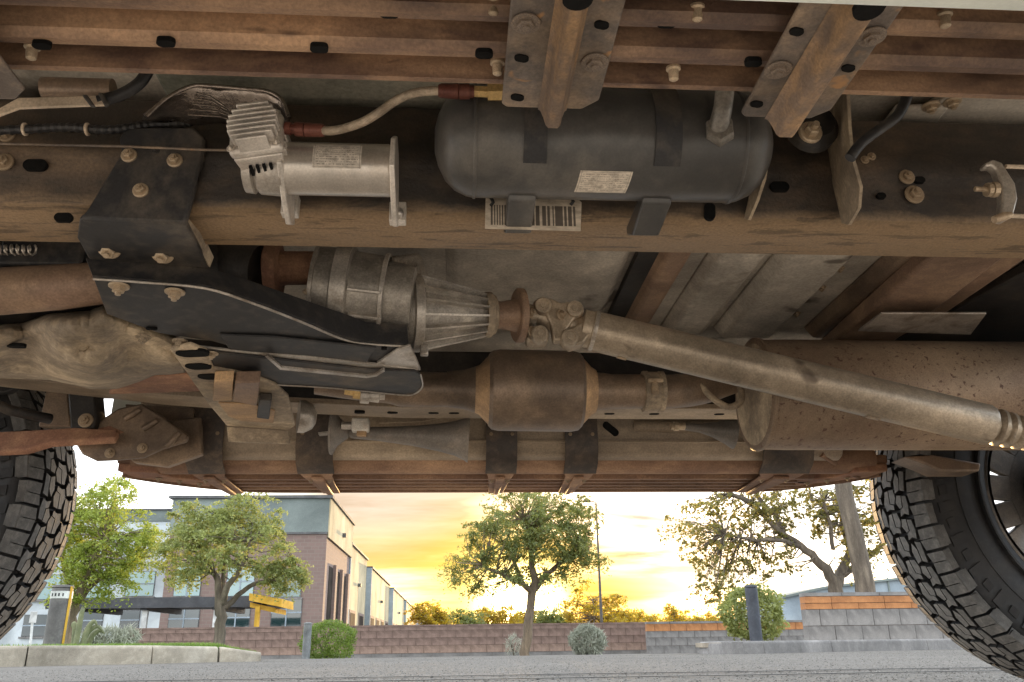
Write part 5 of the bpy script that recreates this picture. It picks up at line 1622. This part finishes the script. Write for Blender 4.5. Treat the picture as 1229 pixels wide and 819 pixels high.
poly = [Vector((lf[0].x, lf[0].y, LZ)), Vector((lf[1].x, lf[1].y, LZ)), Vector((lf[2].x, lf[2].y, LZ - 0.006)), Vector((lf[3].x, lf[3].y, LZ - 0.02)), Vector((lf[4].x, lf[4].y, 0.06)), Vector((Y(296, 780, 14).x, 14, 0.04)), Vector((Y(296, 780, 19).x, 19, 0.02)), Vector((-40, 19, LZ))]
obj('lawn', MB().prism(poly, (0, 0, -0.05)), mat('lawn soil', (0.07, 0.11, 0.03), (0.12, 0.17, 0.05), 0.5, 0.9, 0, 3, 0.3, 30), kind='structure')
rng = np.random.default_rng(11)
gv, gf = [], []
for i in range(9000):
    t = rng.random()
    s = t * 4
    j = min(3, int(s))
    p = lf[j].lerp(lf[j + 1], s - j) + nl * float(0.01 + rng.random() ** 1.5 * 1.6)
    zt = LZ - 0.004 if j < 3 else LZ - 0.004 - 0.09 * (s - 3)
    hgt = rng.uniform(0.015, 0.042)
    ang = rng.uniform(0, PI)
    dx, dy = math.cos(ang) * 0.004, math.sin(ang) * 0.004
    lx, ly = rng.normal(0, 0.012, 2)
    b0 = len(gv)
    gv += [(p.x - dx, p.y - dy, zt), (p.x + dx, p.y + dy, zt), (p.x + lx, p.y + ly, zt + hgt)]
    gf.append((b0, b0 + 1, b0 + 2))
me = bpy.data.meshes.new('grass')
me.from_pydata(gv, [], gf)
link('grass', me, ml_grass, None, 'short bright green grass along the top of the left kerb', 'grass', kind='stuff')

# right kerb round a planting bed
krp = [Vector((Y(868, 780, 9.6).x, 10.6, 0)), Vector((Y(869, 780, 9.3).x, 9.9, 0)), Vector((Y(872, 780, 9.1).x + 0.12, 9.35, 0)), Vector((Y(922, 780, 9.4).x, 9.5, 0)), Vector((Y(1004, 780, 10.4).x, 10.5, 0)), Vector((Y(1115, 780, 12.0).x, 12.0, 0)), Vector((Y(1290, 780, 14.5).x, 14.5, 0))]
kerb2 = bpy.data.objects.new('kerb', None)
COL.objects.link(kerb2)
kerb2['kind'] = 'structure'
for i in range(len(krp) - 1):
    a, b = krp[i], krp[i + 1]
    d = (b - a).normalized()
    nrm = Vector((-d.y, d.x, 0))
    a2, b2 = a + d * 0.004, b - d * 0.004
    h = 0.13
    sec = lambda q: [q + Vector((0, 0, -0.03)), q + nrm * 0.012 + Vector((0, 0, h - 0.02)), q + nrm * 0.03 + Vector((0, 0, h)), q + nrm * 0.16 + Vector((0, 0, h)), q + nrm * 0.16 + Vector((0, 0, -0.03))]
    mb = MB()
    mb.add(sec(a2) + sec(b2), [(0, 1, 2, 3, 4), (9, 8, 7, 6, 5)] + [(j, (j + 1) % 5, (j + 1) % 5 + 5, j + 5) for j in range(5)])
    obj('kerb_stone', mb, m_wallgrey, kerb2, bevel=0.01)
obj('planting_bed', MB().prism([Vector((p.x, p.y + 0.10, 0.118)) for p in krp] + [Vector((14, 20, 0.118)), Vector((Y(885, 780, 20).x, 20, 0.118))], (0, 0, -0.05)), m_soil, kind='structure')


# --- block walls --------------------------------------------------------------------------------------------------------
def block_wall(name, label, x0, x1, y, z0, courses, blk, thick=0.2, seed=1, capm=None):
    """courses: list of (height, block material, block width), bottom first; every block is a piece of its own"""
    root = thing(name, label, 'wall', ((x0 + x1) / 2, y, z0))
    rg = random.Random(seed)
    H_ = sum(c[0] for c in courses)
    part('mortar_core', MB().box(((x0 + x1) / 2, y + thick / 2, z0 + H_ / 2 - 0.01), (x1 - x0 - 0.01, thick - 0.03, H_ - 0.02)), m_mortar, root)
    z = z0
    cache = {}
    for ci, (h, m_, w) in enumerate(courses):
        x = x0 - (w / 2 if ci % 2 else 0)
        while x < x1 - 0.02:
            xa, xb = max(x, x0), min(x + w, x1)
            if xb - xa > 0.03:
                key = (round(xb - xa, 3), h, m_.name)
                if key not in cache:
                    mb = MB().box((0, 0, 0), (xb - xa - 0.008, thick, h - 0.008))
                    me = mb.mesh('block')
                    fix_normals(me)
                    me.materials.append(m_)
                    cache[key] = me
                o = link('block', cache[key], None, root)
                o.location = Vector(((xa + xb) / 2, y + thick / 2 - rg.uniform(0, 0.008), z + h / 2)) - Vector(root.location)
            x += w
        z += h
    return root


WD = 24.0
block_wall('block_wall', 'long low plum-coloured block wall across the back of the car park', Y(150, 770, WD).x, Y(776, 770, WD).x, WD, -0.13, [(0.10, m_wallgrey, 0.8), (0.19, m_wallpink, 0.42), (0.19, m_wallblock, 0.42), (0.19, m_wallblock, 0.42), (0.10, m_wallblock, 0.42), (0.05, m_wallblock, 0.62)], 0)
block_wall('block_wall', 'low grey block wall with an orange band behind the round bush', Y(777, 770, WD - 1).x, Y(990, 770, WD - 1).x, WD - 1, -0.13, [(0.2, m_wallgrey, 0.42), (0.2, m_wallgrey, 0.42), (0.16, m_wallgrey, 0.42), (0.18, m_wallorange, 0.42), (0.06, m_wallgrey, 0.62)], 0, seed=4)
block_wall('block_wall', 'taller grey block wall with orange top courses beside the right tyre', Y(968, 740, 13.2).x, Y(1330, 740, 13.2).x, 13.2, 0.10, [(0.24, m_wallgrey, 0.42), (0.24, m_wallgrey, 0.42), (0.09, m_wallorange, 0.42), (0.10, m_wallorange, 0.84), (0.06, m_wallgrey, 0.6)], 0, seed=8)

# --- trees --------------------------------------------------------------------------------------------------------------
tree('bright lime-green leafy tree right behind the left tyre', 17.0, (84, 776), [[(84, 776, 13), (86, 750, 11), (90, 725, 10), (98, 705, 8), (108, 680, 6, -.3), (125, 650, 4, -.3)], [(90, 725, 8), (112, 700, 6, .2), (140, 685, 5, .4), (165, 672, 3, .5)], [(90, 725, 8), (80, 690, 6, .3), (74, 650, 5, .4), (80, 620, 3, .3)]],
     [(120, 640, 62, 52), (150, 662, 55, 45), (95, 690, 45, 40), (75, 630, 40, 60), (130, 590, 45, 18)], 200, 190, 0.058, ml_lime, m_bark_warm, 21)
tree('olive-green tree with a forked trunk in front of the office building', 16.0, (262, 781), [[(262, 781, 13), (264, 750, 12), (265, 728, 12), (262, 705, 8), (255, 685, 6, .2), (240, 660, 4, .3)], [(265, 728, 9), (275, 705, 7, -.2), (290, 680, 5, -.3), (300, 650, 3, -.3)], [(266, 730, 8), (285, 715, 6, .1), (305, 702, 5, .2), (330, 694, 4, .2), (355, 680, 3, .2)], [(264, 722, 7), (268, 690, 5, .3), (272, 650, 4, .4), (270, 620, 3, .3)]],
     [(275, 650, 80, 45), (255, 630, 55, 35), (300, 618, 42, 28), (335, 680, 40, 28), (215, 665, 30, 40), (345, 690, 28, 22)], 190, 170, 0.055, ml_olive, m_bark, 22)
tree('large round-headed tree standing against the setting sun in the middle', 20.0, (630, 787), [[(630, 789, 12), (633, 760, 11), (636, 735, 10), (640, 710, 10), (641, 690, 8), (636, 660, 6, .2), (630, 625, 4, .3)], [(640, 712, 8), (625, 700, 6, -.2), (605, 690, 5, -.3), (580, 680, 3, -.3)], [(641, 708, 8), (655, 690, 6, .3), (675, 675, 5, .4), (705, 665, 3, .4)], [(640, 716, 6), (622, 690, 5, .4), (612, 660, 4, .5)]],
     [(632, 632, 78, 44), (600, 655, 50, 38), (670, 640, 55, 45), (635, 605, 60, 28), (565, 685, 26, 28), (700, 665, 28, 32), (630, 690, 60, 16), (690, 620, 34, 34)], 230, 170, 0.066, ml_green, m_bark_warm, 23)
tree('sparse dark tree with several bare limbs behind the right wall', 15.5, (1004, 735), [[(1004, 735, 20), (1003, 708, 17), (996, 690, 13), (980, 672, 10), (960, 655, 8.5), (938, 640, 8), (918, 618, 6.5), (898, 602, 7), (875, 592, 5)], [(1003, 705, 14), (1012, 680, 11, .3), (1020, 660, 10, .3), (1012, 632, 9, .3), (1006, 600, 8, .3), (1008, 560, 6, .3)], [(962, 656, 6), (930, 648, 5, -.3), (900, 648, 4, -.3), (870, 640, 3, -.3)], [(940, 640, 7), (930, 618, 6, .3), (912, 600, 5, .3), (895, 570, 4, .3)], [(1000, 660, 5, -.2), (996, 630, 5, -.2), (988, 600, 4, -.2)], [(1012, 690, 9, .4), (1040, 670, 7, .5), (1062, 650, 6, .5), (1085, 620, 5, .5)]],
     [(850, 620, 55, 40), (900, 610, 60, 45), (870, 660, 55, 28), (960, 610, 60, 35), (1040, 630, 40, 70), (880, 690, 45, 18), (860, 705, 22, 20), (930, 670, 35, 22), (1010, 600, 60, 30)], 340, 52, 0.054, ml_oak, m_bark, 24, aspect=0.75, spread=0.15)
tree('thick straight leaning trunk next to the bare-limbed tree', 14.6, (1041, 735), [[(1041, 740, 25), (1036, 700, 23), (1028, 655, 21.5), (1018, 610, 20), (1008, 560, 21), (998, 500, 18), (990, 440, 12)], [(1008, 560, 12), (1040, 500, 9, .4), (1080, 450, 6, .4)], [(1000, 510, 12), (960, 460, 8, .2), (930, 420, 5, .3)]],
     [(1000, 430, 130, 70), (1060, 470, 70, 60), (930, 450, 70, 50)], 90, 60, 0.11, ml_oak, m_bark, 25)
# far backlit trees over the wall
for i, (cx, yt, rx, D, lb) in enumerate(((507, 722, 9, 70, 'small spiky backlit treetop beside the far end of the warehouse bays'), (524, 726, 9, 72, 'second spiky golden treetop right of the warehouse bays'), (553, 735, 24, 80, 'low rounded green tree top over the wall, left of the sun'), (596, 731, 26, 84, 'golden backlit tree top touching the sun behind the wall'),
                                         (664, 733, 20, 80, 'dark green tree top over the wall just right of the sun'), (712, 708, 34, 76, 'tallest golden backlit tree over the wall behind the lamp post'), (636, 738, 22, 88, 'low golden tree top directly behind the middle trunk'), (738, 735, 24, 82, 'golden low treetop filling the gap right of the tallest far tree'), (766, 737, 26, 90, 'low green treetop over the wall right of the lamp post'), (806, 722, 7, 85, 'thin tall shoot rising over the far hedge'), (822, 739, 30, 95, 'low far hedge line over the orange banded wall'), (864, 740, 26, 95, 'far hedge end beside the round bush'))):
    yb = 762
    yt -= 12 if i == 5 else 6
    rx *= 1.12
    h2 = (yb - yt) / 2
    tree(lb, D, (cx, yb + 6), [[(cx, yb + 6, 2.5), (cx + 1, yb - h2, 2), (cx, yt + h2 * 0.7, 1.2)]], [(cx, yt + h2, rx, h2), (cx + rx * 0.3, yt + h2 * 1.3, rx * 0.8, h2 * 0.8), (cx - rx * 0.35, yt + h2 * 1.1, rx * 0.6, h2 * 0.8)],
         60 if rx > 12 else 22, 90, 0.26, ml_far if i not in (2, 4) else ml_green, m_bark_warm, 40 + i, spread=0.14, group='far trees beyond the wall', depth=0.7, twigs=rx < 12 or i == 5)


# --- shrubs ----------------------------------------------------------------------------------------------------------------
def shrub(label, D, px, py, rx, ry, n, leaf, lm, seed, boxy=2.0, aspect=0.5, spiky=0.0, name='shrub'):
    rng = np.random.default_rng(seed)
    k = D / LENS_PX
    b = Y(px, py, D)
    root = thing(name, label, 'bush', b)
    q = rng.normal(size=(n, 3))
    q /= (np.abs(q) ** boxy).sum(1)[:, None] ** (1 / boxy)
    q *= rng.uniform(0.72, 1.03, n)[:, None]
    lump = 1 + 0.10 * np.sin(q[:, 0] * 5 + seed) * np.cos(q[:, 2] * 6 + seed) + 0.06 * np.sin(q[:, 1] * 9)
    q *= lump[:, None]
    pts = q * np.array([rx * k, rx * k * 0.9, ry * k]) + np.array([0, 0, ry * k])
    me = leaves_mesh('foliage', pts, leaf, aspect, rng, up=spiky)
    link('foliage', me, lm, root)
    mb = MB()
    for j in range(7):
        t = Vector((rng.uniform(-.7, .7) * rx * k, rng.uniform(-.6, .6) * rx * k, ry * k * rng.uniform(1.0, 1.5)))
        mb.tube([b, b + t * 0.5 + Vector((0, 0, 0.02)), b + t], [0.012, 0.009, 0.004], 6)
    part('stem', mb, m_bark, root, smooth=60)
    return root


shrub('clipped bright green hedge bush beside the small bollard', 18.5, 393, 791, 29, 19.5, 5200, 0.055, ml_hedge, 1, boxy=3.2)
shrub('spiky silver-grey sage bush in front of the plum wall', 20.0, 706, 788, 21, 17, 2400, 0.16, ml_silver, 2, aspect=0.14, spiky=1.0)
shrub('round grey-green bush behind the right bollard', 10.7, 906, 770, 36, 31, 5200, 0.052, ml_olive, 3, boxy=2.4)
shrub('dry upright weed against the plum wall beside the middle trunk', 22.0, 617, 788, 10, 12, 260, 0.13, ml_silver, 5, aspect=0.10, spiky=1.2)
for i, (px, rx, lb) in enumerate(((128, 15, 'spiky desert grass clump left of the thin white post'), (152, 13, 'spiky desert grass clump near the plum wall end'), (108, 11, 'small spiky clump right of the left bollard'))):
    shrub(lb, 15.0, px, 779, rx, 11, 420, 0.22, ml_silver, 6 + i, aspect=0.07, spiky=1.3, name='grass_clump')
# arching pale succulent beside the left bollard
b = Y(92, 779, 12.6)
suc = thing('succulent_plant', 'pale arching succulent plant right of the left bollard', 'plant', b)
for j, (dx, hh, bend) in enumerate(((-0.02, 0.62, 0.03), (0.05, 0.42, 0.14), (0.02, 0.34, 0.22), (-0.08, 0.40, -0.06), (0.08, 0.28, 0.18))):
    pth = [b + Vector((dx, 0.03 * j, 0)), b + Vector((dx + bend * 0.3, 0.03 * j, hh * 0.6)), b + Vector((dx + bend * 0.8, 0.03 * j, hh * 0.85)), b + Vector((dx + bend * 1.2, 0.03 * j, hh * 0.7))]
    part('leaf', MB().tube(smooth_path(pth), [0.045, 0.042, 0.04, 0.04, 0.038, 0.035, 0.034, 0.03, 0.026, 0.022, 0.018, 0.012, 0.005], 8, flat=0.45), mat('succulent skin', (0.17, 0.185, 0.09), (0.24, 0.24, 0.13), 0.5, 0.6, 0, 6, 0.1, 30), suc, smooth=60)


# --- bollards, sign, lamp post ---------------------------------------------------------------------------------------------------
def bollard(label, D, px, py0, py1, w, body, band=True, strip=False):
    b = Y(px, py1, D)
    k = D / LENS_PX
    h = (py1 - py0) * k
    r = w * k / 2
    root = thing('bollard', label, 'bollard', b, 'car park bollards')
    part('post', MB().lathe(b, (0, 0, 1), [(0, r), (h * 0.93, r), (h * 0.95, r * 0.98)], 24), body, root, smooth=40)
    part('cap', MB().lathe(b + Vector((0, 0, h * 0.95)), (0, 0, 1), [(0, r * 0.8), (h * 0.012, r * 0.8), (h * 0.013, r * 1.05), (h * 0.05, r * 1.0), (h * 0.06, r * 0.4)], 24), body, root, smooth=30)
    if band:
        part('reflective_band', MB().lathe(b + Vector((0, 0, h * 0.78)), (0, 0, 1), [(0, r * 1.01), (0.001, r * 1.03), (h * 0.12, r * 1.03), (h * 0.12 + 0.001, r * 1.01)], 24, caps=False), m_whitepost, root, smooth=40)
        for j in range(4):
            part('band_mark', MB().box(b + Vector((-r * 0.5 + j * r * 0.33, -r * math.sqrt(max(0.05, 1 - (-0.5 + j * 0.33) ** 2)) * 1.04, h * 0.84)), (r * 0.16, 0.004, h * 0.05)), m_darkmetal, root)
    if strip:
        part('yellow_strip', MB().box(b + Vector((r * 0.98, -r * 0.25, h * 0.5)), (r * 0.08, r * 0.4, h * 0.96)), m_yellow, root)
    return root


bollard('grey bollard with white band and yellow edge beside the left tyre', 12.0, 64, 712, 777, 22, mat('grey bollard paint', (0.11, 0.10, 0.095), (0.15, 0.14, 0.13), 0.4, 0.6, 0, 6, 0.1, 40), True, True)
bollard('small grey bollard at the left side of the clipped hedge bush', 18.0, 367, 753, 791, 9, mat('pale bollard paint', (0.20, 0.21, 0.21), (0.26, 0.26, 0.25), 0.4, 0.6, 0, 6, 0.1, 40), False)
bollard('dark blue-grey bollard in front of the round bush', 10.2, 908, 708, 771, 14.5, mat('dark bollard paint', (0.035, 0.040, 0.052), (0.06, 0.065, 0.075), 0.4, 0.55, 0, 6, 0.1, 40), False)
b = Y(36, 778, 22)
sg = thing('sign_post', 'small white parking sign on a thin post behind the left kerb', 'sign', b)
part('post', MB().tube([b, Y(40, 735, 22)], 0.03, 8), m_whitepost, sg, smooth=40)
part('sign_plate', MB().box(Y(40, 741, 21.94), (0.16, 0.02, 0.26)), m_whitepost, sg, bevel=0.008)
b = Y(723, 768, 45)
lp = thing('lamp_post', 'tall thin dark lamp post rising right of the middle tree', 'lamp post', b)
top_p = Vector((b.x, 45, Y(716, 604, 45).z))
part('pole', MB().tube([b, b.lerp(top_p, 0.5), top_p], [0.075, 0.062, 0.05], 12), m_pole, lp, smooth=50)
part('base', MB().lathe(b, (0, 0, 1), [(0, 0.22), (0.5, 0.22), (0.55, 0.12), (0.6, 0.08)], 16), m_wallgrey, lp, smooth=40)
part('arm', MB().tube([top_p, top_p + Vector((-0.12, 0, 0.08)), top_p + Vector((-0.35, 0, 0.10))], 0.03, 8), m_pole, lp, smooth=40)
part('lamp_head', MB().prism([top_p + Vector(p) for p in ((-0.75, -0.16, 0.06), (-0.30, -0.16, 0.04), (-0.30, -0.16, 0.18), (-0.65, -0.16, 0.18))], (0, 0.32, 0)), m_pole, lp, bevel=0.02)

# --- office building with warehouse bays -------------------------------------------------------------------------------------------
BD = 50.0
bz = -0.15
xl, xr = Y(197, 700, BD).x, Y(389, 700, BD).x
ztop = Y(389, 598.5, BD).z
zpar = Y(389, 639, BD).z
bld = thing('office_building', 'two-storey plum brick office with grey-green parapet and a row of cream bays', 'building', ((xl + xr) / 2, BD, bz))
YE = 61.5
part('wall', MB().box(((xl + xr) / 2, (BD + YE) / 2, (bz + zpar) / 2), (xr - xl, YE - BD, zpar - bz)), m_brick, bld)
part('parapet', MB().box(((xl + xr) / 2, (BD + YE) / 2, (zpar + ztop) / 2), (xr - xl + 0.10, YE - BD + 0.1, ztop - zpar)), m_parapet, bld)
part('sunlit_parapet', MB().box((xr + 0.09, (BD + YE) / 2, (zpar - 0.3 + ztop) / 2), (0.08, YE - BD + 0.12, ztop - zpar + 0.3)), m_cream, bld)  # warm sunlight on this side is put into the cream colour
part('roof_trim', MB().box(((xl + xr) / 2, (BD + YE) / 2, ztop + 0.08), (xr - xl + 0.5, YE - BD + 0.5, 0.16)), m_trim, bld)
part('band_course', MB().box(((xl + xr) / 2, BD - 0.03, zpar - 0.05), (xr - xl + 0.04, 0.12, 0.12)), m_trim, bld)


def window(pa, pb, D, parent, cols, rows_, glass, reveal=0.12, m_fr=None, frame=0.07):
    """pa, pb: upper left and lower right corner in the photo"""
    a, c = Y(pa[0], pa[1], D), Y(pb[0], pb[1], D)
    x0, x1, z1, z0 = a.x, c.x, a.z, c.z
    w = part('window', MB().box(((x0 + x1) / 2, D - 0.02, (z0 + z1) / 2), (x1 - x0, 0.05, z1 - z0)), m_fr or m_trim, parent)
    for i in range(cols):
        for j in range(rows_):
            px0, px1 = x0 + (x1 - x0) * i / cols, x0 + (x1 - x0) * (i + 1) / cols
            pz0, pz1 = z0 + (z1 - z0) * j / rows_, z0 + (z1 - z0) * (j + 1) / rows_
            part('pane', MB().box(((px0 + px1) / 2, D - 0.045, (pz0 + pz1) / 2), (px1 - px0 - frame, 0.03, pz1 - pz0 - frame)), glass, w)
    for i in range(1, cols):
        xm = x0 + (x1 - x0) * i / cols
        part('mullion', MB().box((xm, D - 0.07, (z0 + z1) / 2), (frame, 0.06, z1 - z0)), m_palewall, w)
    for j in range(1, rows_):
        zm = z0 + (z1 - z0) * j / rows_
        part('mullion', MB().box(((x0 + x1) / 2, D - 0.068, zm), (x1 - x0, 0.05, frame)), m_palewall, w)
    part('sill', MB().box(((x0 + x1) / 2, D - 0.07, z0 - 0.06), (x1 - x0 + 0.2, 0.16, 0.10)), m_wallgrey, w)
    return w


window((212, 680), (240, 716), BD, bld, 2, 2, m_glass_teal)
window((274, 680), (304, 716), BD, bld, 2, 2, m_glass_teal)
window((327, 684), (361, 717), BD, bld, 2, 2, m_glass_mid)
window((327, 719), (361, 752), BD, bld, 2, 2, m_glass)
window((204, 731), (238, 755), BD, bld, 2, 2, m_glass)
window((267, 729), (299, 754), BD, bld, 2, 2, m_glass)
# tall recesses in the sunlit side
for j in range(3):
    ya = BD + 1.6 + j * 3.2
    zt_ = ztop * 0.56
    part('tall_recess', MB().box((xr + 0.006, ya + 0.8, zt_ / 2), (0.03, 1.7, zt_)), m_matte, bld)
    part('pier', MB().box((xr + 0.10, ya + 2.1, (zt_ + 0.2) / 2), (0.18, 0.8, zt_ + 0.2)), m_brick, bld)
part('wall_light', MB().box((xr + 0.2, BD + 6.0, zpar + 0.55), (0.3, 0.35, 0.25)), m_trim, bld)
# receding bays
bays = ((61.5, 73.7, 7.05, 0.0), (73.7, 95.7, 6.45, 0.35), (95.7, 118.5, 6.15, 0.7), (118.5, 153.0, 6.0, 0.9))
for j, (ya, yb_, hh, ox) in enumerate(bays):
    bw = part('bay', MB().box((xr + ox - 5, (ya + yb_) / 2 + 0.01, (bz + hh) / 2), (10, yb_ - ya - 0.02, hh - bz)), m_cream, bld)
    part('roof_trim', MB().box((xr + ox - 4.95, (ya + yb_) / 2, hh + 0.07), (10.2, yb_ - ya, 0.14)), m_trim, bw)
    part('corner_pier', MB().box((xr + ox - 0.4, ya - 0.04, (bz + hh) / 2), (1.0, 0.3, hh - bz)), m_palewall, bw)
    nd = int((yb_ - ya) / 5.5)
    for q in range(nd):
        yc = ya + (yb_ - ya) * (q + 0.5) / nd
        part('door_opening', MB().box((xr + ox + 0.01, yc, 1.35), (0.06, (yb_ - ya) / nd * 0.62, 2.7)), m_brick, bw)
        part('door', MB().box((xr + ox + 0.045, yc, 1.25), (0.03, (yb_ - ya) / nd * 0.48, 2.5)), m_matte, bw)
    part('wall_light', MB().box((xr + ox + 0.12, (ya + yb_) / 2, hh * 0.66), (0.24, 0.5, 0.22)), m_trim, bw)
endb = thing('far_shed', 'tiny pale blue shed past the last cream bay', 'building', (Y(500, 752, 165).x, 165, bz))
ex, eh = Y(500, 752, 165).x, Y(500, 737, 165).z
part('wall', MB().box((ex, 166, eh / 2), (3.4, 2, eh)), m_palewall, endb)
part('roof', MB().box((ex, 166, eh + 0.12), (3.8, 2.4, 0.24)), m_trim, endb)

# pale left wing
WDL = 56.0
wl, wr = Y(-260, 700, WDL).x, Y(200, 700, WDL).x
wt = Y(190, 613, WDL).z
wing = thing('white_building', 'pale blue-white office wing with dark windows behind the left trees', 'building', ((wl + wr) / 2, WDL, bz))
part('wall', MB().box(((wl + wr) / 2, WDL + 4, (bz + wt - 0.7) / 2), (wr - wl, 8, wt - 0.7 - bz)), m_white_wall, wing)
part('parapet', MB().box(((wl + wr) / 2, WDL + 4, wt - 0.35), (wr - wl + 0.1, 8.1, 0.7)), m_parapet, wing)
part('roof_trim', MB().box(((wl + wr) / 2, WDL + 4, wt + 0.06), (wr - wl + 0.3, 8.3, 0.12)), m_trim, wing)
for a, c in (((100, 733), (122, 757)), ((146, 733), (166, 756)), ((30, 738), (54, 764)), ((-30, 738), (-6, 764)), ((154, 686), (184, 716)), ((100, 690), (130, 718)), ((40, 690), (70, 720))):
    window(a, c, WDL, wing, 1, 2, m_glass if a[1] > 700 else m_glass_teal)

# --- carport ---------------------------------------------------------------------------------------------------------------------------
CD = 36.0
cxl, cxr = Y(60, 720, CD).x, Y(318, 715, CD).x
cz0 = Y(230, 731, CD).z
cp = thing('carport', 'long dark carport roof with a yellow end frame in front of the office', 'carport', ((cxl + cxr) / 2, CD + 2, bz))
part('roof', MB().box(((cxl + cxr) / 2, CD + 2.2, cz0 + 0.28), (cxr - cxl, 4.8, 0.22)), m_darkmetal, cp, bevel=0.02)
part('fascia', MB().box(((cxl + cxr) / 2, CD - 0.25, cz0 + 0.24), (cxr - cxl, 0.10, 0.40)), m_darkmetal, cp)
for px in (92, 172, 258):
    xx = Y(px, 740, CD).x
    part('cross_beam', MB().box((xx, CD + 2.2, cz0 + 0.06), (0.25, 4.6, 0.2)), m_darkmetal, cp)
    part('post', MB().box((xx, CD + 0.2, (bz + cz0) / 2), (0.2, 0.2, cz0 - bz)), m_whitepost, cp)
ya_ = CD - 0.9
p1 = Y(298, 714, ya_)
p2 = Y(337, 722, ya_)
part('yellow_beam', MB().prism([Y(299, 712, ya_), Y(338, 719, ya_), Y(338, 729, ya_), Y(299, 721, ya_)], (0, 2.6, 0)), m_yellow, cp)
part('yellow_beam', MB().prism([Y(300, 723, ya_ + 0.3), Y(331, 730, ya_ + 0.3), Y(331, 736, ya_ + 0.3), Y(300, 729, ya_ + 0.3)], (0, 2.2, 0)), m_yellow, cp)
part('yellow_post', MB().box((Y(308, 740, ya_).x, ya_ + 0.12, (bz + Y(308, 728, ya_).z) / 2), (0.17, 0.17, Y(308, 728, ya_).z - bz)), m_yellow, cp)

# pale building at right behind the wall
RD = 34.0
pts_r = [(940, 760), (940, 716), (993, 704), (1050, 697), (1120, 689), (1260, 676), (1260, 755)]
sh = thing('pale_building', 'pale blue-grey low building with a sloping roof behind the right wall', 'building', Y(1050, 772, RD))
part('wall', MB().prism([Y(x, y, RD) for x, y in pts_r], (0, 6, 0)), m_palewall, sh)
part('roof_edge', MB().strip([Y(x, y - 0.6, RD - 0.15) for x, y in pts_r[1:6]], [Y(x, y + 2.2, RD - 0.15) for x, y in pts_r[1:6]], (0, 6.2, 0)), m_parapet, sh)
for j in range(4):
    xx = Y(1000 + 34 * j, 715, RD)
    part('wall_rib', MB().box((xx.x, RD - 0.02, 1.3), (0.06, 0.08, 2.4)), m_parapet, sh)
